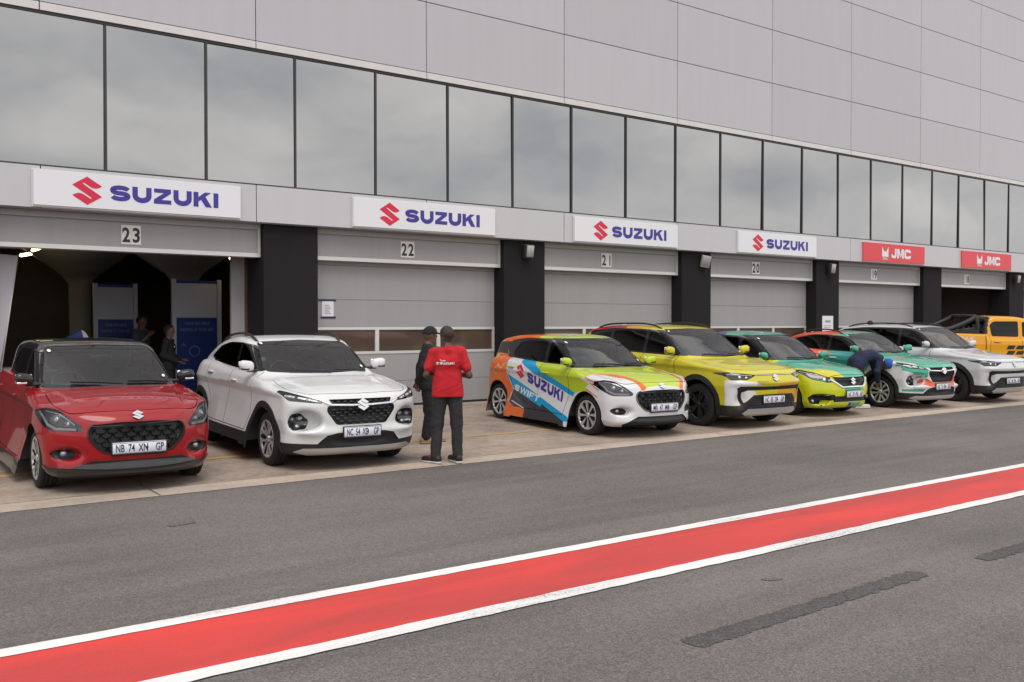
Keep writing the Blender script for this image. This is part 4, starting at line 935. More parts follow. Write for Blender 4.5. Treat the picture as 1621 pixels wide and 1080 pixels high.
        for r_ in runs:
            P = PA[k0:k0 + len(r_)]; n_ = NA[k0:k0 + len(r_)]; k0 += len(r_); vs = []
            for k in range(len(P)):
                t = P[min(k + 1, len(P) - 1)] - P[max(k - 1, 0)]; t = t / max(np.linalg.norm(t), 1e-9); q = np.cross(n_[k], t) * bar / 2; vs += [P[k] - q, P[k] + n_[k] * bar * 0.9, P[k] + q]
            mb.add(vs, [(3 * k + e, 3 * k + 1 + e, 3 * k + 4 + e, 3 * k + 3 + e) for k in range(len(P) - 1) for e in (0, 1)])
        if mb.f: return mb.build(name, m, s.root)
    def lamp(s, poly, parts_, dep=0.03, base='lamp_inner'):
        """headlamp: dark recessed bowl, bright elements, clear cover flush with the body; both sides"""
        regs = s.cut('headlamp', poly, 'front', -dep, base, True, lambda C, N: (N[:, 1] < -0.08) & (C[:, 1] < 0.72), 'plastic_gloss'); return regs
    def lamp_cover(s, regs):
        for r in regs: s.S.part('lamp_cover', [r], -0.002, 'lamp_cover', s.root, False)
    def led(s, path, w, m='lamp_drl', dep=0.018, name='light_strip'):
        for P in (path, [(-a, b) for a, b in path]): ribbon(s.S, name, P, 'front', w, 0.008, -dep, m, s.root)
    def bulb(s, x, z, r, dep=0.02, m='lamp_bright', name='lamp_lens'):
        for sg in (-1, 1):
            P = s.S.front([sg * x], [z])[0]; n_ = nrm(grad(s.S.f, P[None]))[0]; c = P - n_ * dep; mb = MB(); ref = np.array([0, 0, 1.0]); u = np.cross(n_, ref); u /= np.linalg.norm(u); w_ = np.cross(u, n_); k = 14; vs = []
            for t in (0, 0.5, 0.85, 1.0):
                for j in range(k): a = 2 * math.pi * j / k; vs.append(c + (u * math.cos(a) + w_ * math.sin(a)) * r * math.sqrt(max(1 - t * t, 0.0001)) + n_ * r * 0.55 * t)
            mb.add(vs, [(i * k + j, i * k + (j + 1) % k, (i + 1) * k + (j + 1) % k, (i + 1) * k + j) for i in range(3) for j in range(k)], 0, True); mb.build(name, m, s.root)
# ------------------------------------------------------------------ car specifications (metres; y runs from the nose to the tail)
SWIFT = dict(dzr=.035, L=3.86, W=1.735, H=1.52, wb=2.45, fa=0.80, r=0.305, zb=1.0, mir_y=1.66, mir_z=1.29, paint='paint_red',
    hood=[(0, .75), (.06, .795), (.16, .845), (.35, .90), (.6, .945), (.9, .98), (1.05, .995), (1.5, 1.005), (2.3, 1.02), (3.0, 1.05), (3.4, 1.06), (3.7, 1.02), (3.86, .95)],
    plan=[(0, .79), (.3, .825), (.7, .8675), (1.3, .858), (2, .855), (2.7, .862), (3.2, .8675), (3.6, .82), (3.86, .74)],
    sec=[(.1, .13), (.2, .07), (.27, .03), (.40, .022), (.56, .006), (.72, .012), (.80, .014), (.865, -.006), (.95, .018), (1.06, .06)],
    front=[(.1, .17), (.19, .09), (.27, .03), (.38, .005), (.54, 0), (.67, .012), (.77, .045), (.87, .12), (1.0, .3)], rear=[(.2, 3.7), (.45, 3.85), (.7, 3.86), (.95, 3.8), (1.1, 3.76)],
    under=[(0, .17), (.4, .165), (3.3, .18), (3.6, .29), (3.86, .31)], roof=[(0.86, 0.86), (1.0, 0.959), (1.3, 1.149), (1.6, 1.324), (1.78, 1.404), (1.95, 1.447), (2.2, 1.473), (2.5, 1.48), (3.0, 1.461), (3.4, 1.409), (3.66, 1.362)],
    gw=[(.9, .72), (1.4, .745), (2.4, .75), (3.1, .725), (3.7, .65)], rg=[(1.0, 3.80), (1.2, 3.74), (1.4, 3.62), (1.5, 3.5)], ks=.40, ps=2.9, kr=.22, hc=.06, rc=.05, ws=.26, tum=.25)
FRONX = dict(dzr=.03, L=3.995, W=1.765, H=1.55, wb=2.52, fa=0.84, r=0.32, zb=1.06, mir_y=1.76, mir_z=1.34, paint='paint_white',
    hood=[(0, .82), (.05, .865), (.14, .91), (.35, .955), (.7, 1.0), (1.0, 1.035), (1.6, 1.05), (2.4, 1.07), (3.0, 1.11), (3.5, 1.13), (3.8, 1.09), (3.995, .98)],
    plan=[(0, .82), (.3, .85), (.8, .8825), (1.4, .868), (2.2, .865), (2.8, .872), (3.34, .8825), (3.7, .835), (3.995, .75)],
    sec=[(.1, .12), (.22, .06), (.33, .022), (.44, .030), (.60, .008), (.78, .016), (.84, .016), (.905, -.010), (1.0, .020), (1.12, .07)],
    front=[(.1, .20), (.18, .11), (.26, .05), (.36, .02), (.5, .012), (.62, .004), (.74, .0), (.84, .03), (.92, .10), (1.0, .3)], rear=[(.2, 3.82), (.45, 3.98), (.75, 3.995), (1.0, 3.93), (1.15, 3.88)],
    under=[(0, .20), (.4, .19), (3.4, .2), (3.7, .31), (3.995, .34)], roof=[(0.88, 0.9), (1.05, 1.014), (1.4, 1.21), (1.7, 1.371), (1.9, 1.443), (2.1, 1.481), (2.4, 1.5), (2.8, 1.471), (3.2, 1.395), (3.6, 1.271), (3.85, 1.167)],
    gw=[(.9, .75), (1.4, .775), (2.4, .78), (3.1, .75), (3.8, .68)], rg=[(1.05, 3.93), (1.2, 3.86), (1.4, 3.6), (1.5, 3.4)], ks=.33, ps=3.4, kr=.25, hc=.05, rc=.04, ws=.24, tum=.245, flare=0.022)
VICT = dict(dzr=.02, L=4.36, W=1.795, H=1.655, wb=2.60, fa=0.88, r=0.352, zb=1.12, mir_y=1.82, mir_z=1.45, paint='wrap_yellow',
    hood=[(0, .865), (.05, .915), (.12, .955), (.35, 1.005), (.8, 1.055), (1.05, 1.085), (1.7, 1.105), (2.6, 1.125), (3.4, 1.15), (4.0, 1.15), (4.36, 1.05)],
    plan=[(0, .83), (.3, .865), (.85, .8975), (1.5, .882), (2.4, .88), (3.0, .885), (3.48, .8975), (4.0, .86), (4.36, .78)],
    sec=[(.15, .10), (.26, .05), (.40, .022), (.52, .024), (.70, .004), (.88, .014), (.92, .014), (.985, -.008), (1.07, .015), (1.2, .07)],
    front=[(.15, .17), (.23, .08), (.32, .035), (.48, .015), (.62, .006), (.76, .0), (.86, .018), (.94, .06), (1.04, .25)], rear=[(.25, 4.2), (.5, 4.34), (.8, 4.36), (1.05, 4.30), (1.2, 4.26)],
    under=[(0, .23), (.4, .21), (3.5, .22), (3.85, .33), (4.36, .37)], roof=[(0.95, 1.0), (1.12, 1.107), (1.5, 1.334), (1.8, 1.509), (1.98, 1.577), (2.2, 1.611), (2.6, 1.63), (3.2, 1.615), (3.8, 1.557), (4.1, 1.494)],
    gw=[(.95, .76), (1.5, .785), (2.6, .785), (3.4, .765), (4.2, .70)], rg=[(1.1, 4.27), (1.3, 4.2), (1.5, 4.07), (1.6, 3.95)], ks=.29, ps=3.8, kr=.22, hc=.04, rc=.035, ws=.22, tum=.22, flare=0.02, kst=.06)
BALENO = dict(L=3.99, W=1.745, H=1.50, wb=2.52, fa=0.83, r=0.31, zb=0.985, mir_y=1.72, mir_z=1.28, paint='wrap_citron',
    hood=[(0, .72), (.05, .765), (.15, .815), (.35, .87), (.7, .925), (1.0, .96), (1.5, .985), (2.3, 1.01), (3.0, 1.05), (3.5, 1.07), (3.8, 1.03), (3.99, .95)],
    plan=[(0, .80), (.3, .835), (.75, .8725), (1.4, .862), (2.2, .86), (2.9, .866), (3.35, .8725), (3.7, .82), (3.99, .74)],
    sec=[(.1, .12), (.2, .07), (.28, .028), (.40, .020), (.58, .004), (.74, .014), (.80, .014), (.865, -.006), (.95, .02), (1.06, .065)],
    front=[(.1, .18), (.17, .09), (.24, .035), (.35, .008), (.48, 0), (.6, .014), (.7, .05), (.8, .13), (.92, .3)], rear=[(.2, 3.82), (.45, 3.97), (.7, 3.99), (.95, 3.92), (1.1, 3.88)],
    under=[(0, .17), (.4, .165), (3.4, .18), (3.7, .29), (3.99, .31)], roof=[(.84, .84), (1.0, .945), (1.35, 1.16), (1.65, 1.335), (1.85, 1.42), (2.05, 1.465), (2.3, 1.49), (2.6, 1.495), (3.1, 1.46), (3.5, 1.38), (3.75, 1.31)],
    gw=[(.9, .73), (1.4, .755), (2.4, .755), (3.1, .725), (3.8, .65)], rg=[(1.0, 3.9), (1.2, 3.84), (1.35, 3.72), (1.45, 3.6)], ks=.42, ps=2.9, kr=.22, hc=.06, rc=.05, ws=.28, tum=.26)

def arcpath(x, zm, zs, n=12): return [(x * (-1 + 2 * i / n), zm + (zs - zm) * abs(-1 + 2 * i / n) ** 2.2) for i in range(n + 1)]
def bonnet_gap(c, xs, y_side, y_front, yw=0.98):
    P = [(xs, yw), (xs + 0.02, y_side + 0.25), (xs + 0.01, y_side), (xs * 0.86, y_front + 0.10), (xs * 0.5, y_front + 0.025), (0, y_front)]
    P = [tuple(p[:2]) for p in curve([(a, b, 0) for a, b in P], 5)]; c.gap(P, 'top', 0.0075, lambda C, N: (N[:, 2] > 0.15) & (C[:, 1] < 1.3)); c.gap([(-a, b) for a, b in P], 'top', 0.0075, lambda C, N: (N[:, 2] > 0.15) & (C[:, 1] < 1.3))
def glazing(c, wf, wr, screen, frame=None, roofblack=None, extra=None):
    """side windows, windscreen; frame: outline of the dark surround"""
    dz, zb_ = c.sp.get('dzr', 0), c.sp['zb']; lo_ = lambda P: [(a, b - dz * 1.1 * max(b - zb_, 0) / (c.sp['H'] - zb_)) for a, b in P] if P else P
    wf, wr, screen, frame, extra = lo_(wf), lo_(wr), lo_(screen), lo_(frame), lo_(extra)
    c.cut('windscreen', rounded(screen + mirror(screen), 0.06, 4), 'front', -0.004, 'windscreen_glass', False, GLASSF)
    for sg in (-1, 1):
        f = lambda C, N, sg=sg: (N[:, 0] * sg > 0.15) & (C[:, 0] * sg > 0.45) & (C[:, 2] > 0.9)
        for pl in (wf, wr) + ((extra,) if extra else ()):
            r = c.S.cut(rounded(pl, 0.05, 3), 'side', f, (0,)); c.q.append(('side_window', r, -0.007, 'side_glass', 'gap_black'))
        if frame: r = c.S.cut(rounded(frame, 0.05, 3), 'side', f, (0,)); c.zones[r] = 'plastic_gloss'


def bodygaps(c, bc, d1, d2, d3, zb, rk):
    """bonnet outline and door shut lines"""
    bonnet_gap(c, *bc); c.gap([(d1, zb), (d1 + .02, .8), (d1 - .02, .58), (d1 + .06, rk)], 'side'); c.gap([(d2, zb), (d2 + .03, .7), (d2, rk)], 'side'); c.gap([(d3, zb + .03), (d3 - .02, .88), (d3 - .17, .68), (d3 - .28, rk + .03)], 'side'); c.gap([(d1 + .06, rk), (d3 - .28, rk + .01)], 'side')
# ---- a small hatchback, standing twice in the row
def swift(name, label, X, Y, th, sport, paint, st=0.026):
    sp = dict(SWIFT, paint=paint)
    def sculpt(d, a, x, y, z):
        d = smax(d, -ell(a, y, z, (.675, .12, .405), (.15, .17, .072)), .05)                  # fog lamp pocket
        d = smax(d, -ell(a, y, z, (.0, -.10, .58), (.50, .125, .20)), .05)                   # grille dish
        d = smin(d, np.sqrt(((z - .255) / .05) ** 2 + ((y - (.05 + .42 * (a / .87) ** 2.5)) / .07) ** 2) * .05 - .05 + np.maximum(a - .72, 0), .05)   # lower lip
        return d
    sp['sculpt'] = sculpt; c = Car(sp, name, label, 'cars parked along the pit garages', X, Y, th, st); c.arches(0.345)
    gp = rounded([(-.43, .70), (-.475, .63), (-.45, .54), (-.33, .42), (.33, .42), (.45, .54), (.475, .63), (.43, .70), (.2, .72), (-.2, .72)], .05, 3)
    c.cut('grille', gp, 'front', -0.035, 'plastic_black')
    hl = rounded([(.87, .83), (.80, .86), (.70, .845), (.51, .675), (.53, .635), (.77, .63), (.835, .69)], .03, 3); regs = c.lamp(hl, None, 0.028)
    fg = rounded([(.535, .40), (.60, .45), (.74, .455), (.79, .415), (.74, .355), (.60, .35)], .05, 4); c.cut('fog_lamp_bezel', fg, 'front', -0.012, 'plastic_black', True, lambda C, N: (N[:, 1] < 0.45) & (C[:, 1] < 0.78))
    if sport:
        lip = [(-.87, .36), (-.80, .275), (-.62, .27), (-.43, .345), (.43, .345), (.62, .27), (.80, .275), (.87, .36), (.89, .08), (-.89, .08)]
        c.cut('front_spoiler', lip, 'front', 0.012, 'plastic_gloss', False, lambda C, N: (N[:, 1] < 0.15) & (C[:, 1] < 0.44), "plastic_gloss")
        c.sidecut('side_skirt', [(1.10, .10), (1.10, .245), (2.95, .245), (2.95, .10)], 0.012, 'plastic_gloss', 'plastic_gloss')
    else:
        lip = [(-.64, .215), (-.44, .335), (.44, .335), (.64, .215), (.5, .08), (-.5, .08)]; c.cut('lower_grille', lip, 'front', -0.02, 'plastic_black')
    wf = [(1.25, 1.045), (1.56, 1.29), (1.72, 1.37), (1.97, 1.395), (1.99, 1.05)]; wr = [(2.07, 1.05), (2.05, 1.40), (2.60, 1.395), (2.86, 1.35), (3.02, 1.16), (2.96, 1.085)]
    glazing(c, wf, wr, [(.0, 1.455), (.565, 1.435), (.68, 1.035), (.4, 1.015), (.0, 1.007)], [(1.14, 1.02), (1.52, 1.325), (1.72, 1.43), (2.0, 1.45), (2.72, 1.44), (3.15, 1.38), (3.28, 1.16), (3.16, 1.075), (2.0, 1.025)])
    c.zone([(-.80, .99), (-.66, 1.425), (.66, 1.425), (.80, .99)], 'front', 'paint_black', GLASSF)
    c.zone([(2.95, 1.12), (2.95, 1.325), (3.3, 1.325), (3.9, 1.30), (3.9, 1.12)], 'side', 'paint_black', lambda C, N: (C[:, 2] > 1.1) & (C[:, 1] > 2.9))
    return c, regs
def swift_finish(c, regs, sport, txt, mirror_m, handle_m, emb):
    bodygaps(c, (.70, .42, .115), 1.24, 2.03, 3.0, 1.03, .27)
    c.finish('sport' if sport else 'swift', 0.215, 0.19); c.lamp_cover(regs)
    gp = [(-.43, .70), (-.465, .63), (-.44, .54), (-.33, .43), (.33, .43), (.44, .54), (.465, .63), (.43, .70)]
    c.lattice(gp, 'hex', 0.026, 'plastic_gloss', 'grille_lattice', .12, .046, .013)
    c.led([(.845, .815), (.80, .70), (.74, .66), (.57, .655)], .030, 'lamp_drl', .014); c.led([(.80, .835), (.70, .81), (.58, .70)], .014, 'lamp_bright', .02); c.bulb(.74, .755, .050, .03); c.bulb(.65, .71, .038, .03)
    c.led([(.80, .645), (.62, .643)], .014, 'indicator', .02, 'indicator')
    c.bulb(.655, .405, .034, .010, 'lamp_bright', 'fog_lamp')
    c.bar('grille_frame', [tuple(p) for p in rounded([(-.44, .705), (-.485, .63), (-.46, .54), (-.335, .412), (.335, .412), (.46, .54), (.485, .63), (.44, .705)], .05, 3)] + [(-.44, .685)], 'front', .014, .010, -0.002, 'plastic_gloss')
    c.plate(.463, txt); c.emblem(.775, .055, emb, .006)
    c.mirrors(1.30, 1.085, mirror_m); c.handles([(1.86, .875), (2.84, .915)], handle_m); c.wipers(1.0); c.cabin(1.02, 1.95); c.stickers([(-.53, 1.36), (.60, 1.08)])
# ---- a coupe-roofed crossover, standing twice in the row
def fronx(name, label, X, Y, th, paint, st=0.027):
    sp = dict(FRONX, paint=paint)
    def sculpt(d, a, x, y, z):
        d = smax(d, -ell(a, y, z, (.66, .12, .575), (.20, .19, .135)), .05)                  # lower lamp pocket
        d = smax(d, -ell(a, y, z, (.0, -.06, .36), (.52, .13, .10)), .04)                    # lower intake
        d = smax(d, -ell(a, y, z, (.0, -.11, .65), (.42, .125, .13)), .03)                   # grille dish
        d = smin(d, ell(a, y, z, (.42, .13, .455), (.27, .10, .045)), .07)                     # bumper arm
        return d
    sp['sculpt'] = sculpt; c = Car(sp, name, label, 'cars parked along the pit garages', X, Y, th, st); c.arches(0.365, 0.075)
    c.cut('grille', rounded([(-.42, .765), (-.43, .70), (-.31, .54), (.31, .54), (.43, .70), (.42, .765)], .03, 3), 'front', -0.03, 'plastic_black')
    c.cut('upper_grille', rounded([(-.40, .835), (-.36, .775), (.36, .775), (.40, .835)], .015, 2), 'front', -0.02, 'plastic_black')
    hl = rounded([(.86, .905), (.82, .925), (.46, .815), (.48, .79), (.80, .815)], .015, 2); regs = c.lamp(hl, None, 0.016, 'lamp_inner')
    lw = rounded([(.78, .67), (.66, .675), (.54, .575), (.59, .49), (.78, .475), (.81, .57)], .04, 3); r2 = c.cut('lower_lamp', lw, 'front', -0.022, 'lamp_inner', True, lambda C, N: (N[:, 1] < 0.45) & (C[:, 1] < 0.78), 'plastic_gloss')
    c.cut('lower_grille', [(-.52, .325), (-.42, .425), (-.30, .45), (.30, .45), (.42, .425), (.52, .325)], 'front', -0.018, 'plastic_black')
    c.cut('skid_plate', [(-.74, .235), (-.66, .275), (.66, .275), (.74, .235), (.60, .20), (-.60, .20)], 'front', 0.016, 'skid_silver', False, None, 'skid_silver')
    c.cut('lower_bumper', [(-.95, .335), (-.5, .325), (.5, .325), (.95, .335), (.95, .05), (-.95, .05)], 'front', 0.004, 'plastic_black', False, lambda C, N: (N[:, 1] < 0.3) & (C[:, 1] < 0.52), 'plastic_black')
    c.sidecut('sill_cladding', [(1.0, .05), (1.0, .36), (3.1, .36), (3.1, .05)], 0.010, 'plastic_black', 'plastic_black')
    wf = [(1.33, 1.095), (1.68, 1.335), (1.86, 1.405), (2.13, 1.425), (2.15, 1.105)]; wr = [(2.21, 1.11), (2.20, 1.425), (2.65, 1.415), (3.02, 1.345), (3.36, 1.20), (3.20, 1.15)]
    glazing(c, wf, wr, [(.0, 1.48), (.60, 1.455), (.695, 1.085), (.4, 1.068), (.0, 1.06)], [(1.32, 1.085), (1.67, 1.345), (1.86, 1.42), (2.15, 1.44), (2.65, 1.43), (3.04, 1.355), (3.40, 1.195), (3.21, 1.135), (2.2, 1.092)])
    return c, regs + r2
def fronx_finish(c, regs, txt, mirror_m, handle_m):
    bodygaps(c, (.72, .42, .10), 1.32, 2.17, 3.12, 1.08, .38)
    c.finish('fronx', 0.218, 0.20); c.lamp_cover(regs)
    c.lattice([(-.42, .765), (-.43, .70), (-.31, .545), (.31, .545), (.43, .70), (.42, .765)], 'chip', 0.012, 'stud_grey', 'grille_studs', .100, .034, .016)
    c.lattice([(-.42, .765), (-.43, .70), (-.31, .545), (.31, .545), (.43, .70), (.42, .765)], 'weave', 0.022, 'plastic_gloss', 'grille_lattice', .100, .068, .012); c.lattice([(-.39, .83), (-.36, .78), (.36, .78), (.39, .83)], 'hex', 0.014, 'plastic_gloss', 'upper_lattice', .08, .022, .010)
    for sg in (-1, 1): ribbon(c.S, 'chrome_wing', [(sg * .47, .815), (sg * .38, .775), (sg * .12, .765), (0, .765)], 'front', .030, .014, .004, 'chrome', c.root)
    c.led([(.82, .875), (.74, .863)], .030, 'lamp_drl', .010); c.led([(.71, .858), (.64, .843)], .030, 'lamp_drl', .010); c.led([(.61, .836), (.53, .818)], .028, 'lamp_drl', .010)
    c.bulb(.645, .605, .045, .02); c.bulb(.735, .60, .040, .02); c.bulb(.675, .525, .042, .02)
    c.plate(.455, txt, .46, .115); c.emblem(.765, .072, 'chrome', .022)
    c.mirrors(1.42, 1.155, mirror_m, .205, .13); c.handles([(1.98, .94), (2.95, .99)], handle_m); c.wipers(1.05); c.cabin(1.06, 2.05); c.stickers([(-.55, 1.41), (.62, 1.12)]); c.rails(.60, 1.95, 3.35); c.fin(3.2, 'paint_white')
# ---- an upright sport utility car, standing twice in the row
def vict(name, label, X, Y, th, paint, st=0.028):
    sp = dict(VICT, paint=paint)
    def sculpt(d, a, x, y, z):
        d = smax(d, -ell(a, y, z, (.0, -.06, .47), (.66, .10, .10)), .04); d = smin(d, ell(a, y, z, (.0, .10, .74), (.62, .10, .045)), .08)
        d = smax(d, -ell(a, y, z, (.70, .05, .47), (.10, .14, .16)), .05); return d
    sp['sculpt'] = sculpt; c = Car(sp, name, label, 'cars parked along the pit garages', X, Y, th, st); c.arches(0.405, 0.085)
    hl = rounded([(.88, .90), (.84, .925), (.46, .885), (.44, .865), (.60, .80), (.82, .795)], .015, 2); regs = c.lamp(hl, None, 0.014, 'lamp_inner')
    c.cut('grille_bar', [(-.455, .89), (-.45, .868), (.45, .868), (.455, .89)], 'front', -0.010, 'plastic_gloss')
    for sg in (1, -1):
        P = [(.0, .69), (.60, .70), (.70, .70), (.74, .665), (.64, .40), (.60, .40), (.66, .60), (.58, .635), (.0, .635)]; P = P if sg > 0 else mirror(P); c.cut('bumper_strip', P, 'front', -0.012, 'plastic_black')
    c.cut('skid_plate', [(-.62, .265), (-.54, .335), (.54, .335), (.62, .265), (.54, .225), (-.54, .225)], 'front', 0.014, 'skid_silver', False, None, 'skid_silver')
    c.cut('lower_bumper', [(-.95, .385), (-.66, .385), (-.46, .56), (.46, .56), (.66, .385), (.95, .385), (.95, .05), (-.95, .05)], 'front', 0.003, 'plastic_black', False, lambda C, N: (N[:, 1] < 0.3) & (C[:, 1] < 0.5), 'plastic_black')
    c.sidecut('sill_cladding', [(1.1, .05), (1.1, .42), (3.2, .42), (3.2, .05)], 0.010, 'plastic_black', 'plastic_black')
    wf = [(1.40, 1.16), (1.74, 1.43), (1.90, 1.51), (2.24, 1.535), (2.25, 1.165)]; wr = [(2.33, 1.165), (2.32, 1.54), (2.85, 1.54), (3.18, 1.52), (3.22, 1.18)]
    glazing(c, wf, wr, [(.0, 1.60), (.615, 1.58), (.705, 1.14), (.4, 1.122), (.0, 1.113)], [(1.28, 1.13), (1.70, 1.465), (1.90, 1.56), (2.3, 1.58), (3.2, 1.575), (3.9, 1.50), (4.02, 1.24), (3.9, 1.17), (2.3, 1.135)], None, [(3.30, 1.19), (3.27, 1.50), (3.65, 1.46), (3.80, 1.28), (3.72, 1.21)])
    return c, regs
def vict_finish(c, regs, txt, mirror_m, handle_m, rim='dark'):
    bodygaps(c, (.74, .44, .11), 1.42, 2.28, 3.24, 1.14, .44)
    c.finish(rim, 0.235, 0.215); c.lamp_cover(regs)
    c.bar('chrome_bar', [(-.44, .879), (.44, .879)], 'front', .016, .010, -0.004, 'chrome'); c.led([(.84, .885), (.50, .872)], .012, 'lamp_bright', .008); c.bulb(.70, .845, .030, .012); c.bulb(.60, .84, .026, .012)
    c.lattice([(-.44, .54), (-.58, .40), (.58, .40), (.44, .54)], 'slat', -.001, 'plastic_gloss', 'grille_slats', .06, .036, .010)
    c.plate(.478, txt, .50, .115); c.emblem(.825, .062, 'chrome', .010)
    c.mirrors(1.50, 1.215, mirror_m, .21, .14); c.handles([(2.05, .98), (3.02, 1.0)], handle_m); c.wipers(1.11); c.cabin(1.12, 2.1); c.stickers([(-.57, 1.53), (.64, 1.18)]); c.rails(.62, 2.05, 3.75); c.fin(3.7, 'paint_white')
# ---- a low hatchback with a wide grille
def baleno(name, label, X, Y, th, paint, st=0.028):
    sp = dict(BALENO, paint=paint)
    def sculpt(d, a, x, y, z):
        d = smax(d, -ell(a, y, z, (.70, .16, .32), (.20, .19, .10)), .05); d = smax(d, -ell(a, y, z, (.0, -.07, .33), (.50, .11, .07)), .04); d = smax(d, -ell(a, y, z, (.0, -.10, .63), (.46, .125, .10)), .03); return d
    sp['sculpt'] = sculpt; c = Car(sp, name, label, 'cars parked along the pit garages', X, Y, th, st); c.arches(0.35)
    c.cut('grille', rounded([(-.46, .735), (-.42, .66), (-.30, .57), (.30, .57), (.42, .66), (.46, .735), (.2, .725), (-.2, .725)], .02, 2), 'front', -0.025, 'plastic_black')
    hl = rounded([(.87, .845), (.80, .85), (.50, .72), (.46, .645), (.56, .63), (.78, .69), (.84, .77)], .02, 2); regs = c.lamp(hl, None, 0.02, 'lamp_inner')
    c.cut('fog_lamp_bezel', rounded([(.44, .42), (.76, .43), (.82, .36), (.78, .24), (.62, .245), (.56, .30), (.44, .32)], .03, 2), 'front', -0.014, 'plastic_black', True, lambda C, N: (N[:, 1] < 0.45) & (C[:, 1] < 0.78))
    c.cut('lower_grille', [(-.46, .39), (.46, .39), (.46, .285), (-.46, .285)], 'front', -0.016, 'plastic_black')
    wf = [(1.28, 1.03), (1.60, 1.27), (1.78, 1.345), (2.08, 1.375), (2.10, 1.04)]; wr = [(2.17, 1.045), (2.16, 1.38), (2.65, 1.375), (2.98, 1.32), (3.25, 1.17), (3.10, 1.085)]
    glazing(c, wf, wr, [(.0, 1.44), (.56, 1.42), (.69, 1.012), (.4, .998), (.0, .99)], [(1.17, 1.0), (1.56, 1.30), (1.78, 1.405), (2.1, 1.43), (2.7, 1.42), (3.1, 1.35), (3.4, 1.19), (3.2, 1.065), (2.1, 1.01)])
    c.zone([(-.80, .985), (-.66, 1.44), (.66, 1.44), (.80, .985)], 'front', 'paint_black', GLASSF)
    return c, regs
def baleno_finish(c, regs, txt, mirror_m, handle_m):
    bodygaps(c, (.70, .44, .10), 1.28, 2.13, 3.08, 1.02, .28)
    c.finish('baleno', 0.215, 0.195); c.lamp_cover(regs)
    c.lattice([(-.45, .73), (-.41, .66), (-.29, .575), (.29, .575), (.41, .66), (.45, .73)], 'weave', 0.016, 'lamp_inner', 'grille_lattice', .075, .046, .011)
    c.bar('chrome_strip', [(-.52, .69), (-.42, .63), (-.30, .555), (.30, .555), (.42, .63), (.52, .69)], 'front', .036, .016, .002, 'chrome')
    c.bulb(.60, .69, .042, .018); c.bulb(.52, .675, .032, .018); c.led([(.84, .82), (.66, .77)], .016, 'lamp_drl', .012); c.led([(.78, .72), (.60, .655)], .014, 'lamp_bright', .012); c.bulb(.70, .30, .034, .006, 'lamp_bright', 'fog_lamp'); c.led([(.50, .405), (.74, .415)], .018, 'plastic_gloss', -.004, 'bezel_bar')
    c.plate(.425, txt, .46, .115); c.emblem(.655, .068, 'chrome', .012)
    c.mirrors(1.36, 1.07, mirror_m); c.handles([(1.93, .885), (2.92, .935)], handle_m); c.wipers(.985); c.cabin(1.02, 2.0); c.stickers([(-.52, 1.37), (.62, 1.05)])
# ------------------------------------------------------------------ the parked cars
ROOFF = lambda z0: (lambda C, N: (C[:, 2] > z0))
LF = lambda C, N: (C[:, 0] < -0.40) & (N[:, 0] < -0.10)
def sidewords(c, ps, f, m, name): decal(c.S, name, [[f(*q) for q in p] for p in ps], 'side', 0.003, m, c.root)
red, rl = swift('parked_hatchback', 'red hatchback with black roof parked in front of open garage 23', 3.22, 11.03, 3.0, True, 'paint_red')
red.zone([(-.9, 1.2), (-.9, 4.0), (.9, 4.0), (.9, 1.2)], 'top', 'paint_black', ROOFF(1.325))
swift_finish(red, rl, True, 'NB  74  XN    GP', 'paint_black', 'paint_red', 'chrome')

fro, fl = fronx('parked_crossover', 'white crossover with black cladding and roof rails parked by garage 22', 5.78, 11.06, 4.0, 'paint_white')
fronx_finish(fro, fl, 'NC  54  XD    GP', 'paint_white', 'paint_white')

# the hatchback in a lime, white, orange and blue wrap
sw, sl_ = swift('parked_hatchback', 'lime, white and orange wrapped hatchback with big blue letters on its side', 10.92, 11.10, 4.5, False, 'wrap_white')
sw.zone([(3.9, 1.1), (3.9, .2), (3.66, .2), (3.60, .5), (3.64, .8), (3.50, 1.1)], 'side', 'wrap_lime', LF)
sw.zone([(3.70, 1.13), (3.70, .02), (2.33, .02), (2.33, .25), (2.64, .28), (2.86, .34), (2.80, .50), (2.78, .56), (2.98, .80), (3.02, 1.13)], 'side', 'wrap_orange', LF)
sw.zone([(2.98, .80), (1.86, .455), (1.90, .33), (2.76, .56)], 'side', 'wrap_blue', LF)
sw.zone([(1.86, .455), (1.16, .245), (1.12, .17), (1.24, .17), (1.90, .385)], 'side', 'wrap_blue', LF)
sw.zone([(2.76, .56), (1.90, .33), (1.90, .385), (1.24, .17), (1.2, .05), (2.33, .05), (2.33, .25), (2.70, .29), (2.84, .34), (2.78, .50)], 'side', 'wrap_grey', LF)
sw.zone([(2.75, 1.12), (2.33, 1.06), (2.0, .90), (1.06, .62), (1.12, .56), (2.15, .835), (2.60, 1.0)], 'side', 'wrap_blue', LF)
sw.zone([(2.33, 1.06), (2.0, .90), (1.06, .62), (.9, .66), (.78, .66), (.66, .67), (.80, .72), (.72, .78), (.92, .84), (.80, .93), (.95, 1.06), (1.5, 1.08)], 'side', 'wrap_lime', LF)
sw.zone([(-.30, .06), (.36, .06), (.52, .25), (.62, .7), (.74, 1.1), (-.9, 1.1), (-.9, .80), (-.62, .75), (-.45, .45)], 'top', 'wrap_lime', lambda C, N: (N[:, 2] > 0.2) & (C[:, 1] < 1.2) & (C[:, 2] > 0.72))
sw.zone([(-.38, .04), (-.30, .06), (-.45, .45), (-.62, .75), (-.70, .80), (-.55, .42)], 'top', 'wrap_orange', lambda C, N: (N[:, 2] > 0.2) & (C[:, 1] < 1.2) & (C[:, 2] > 0.72))
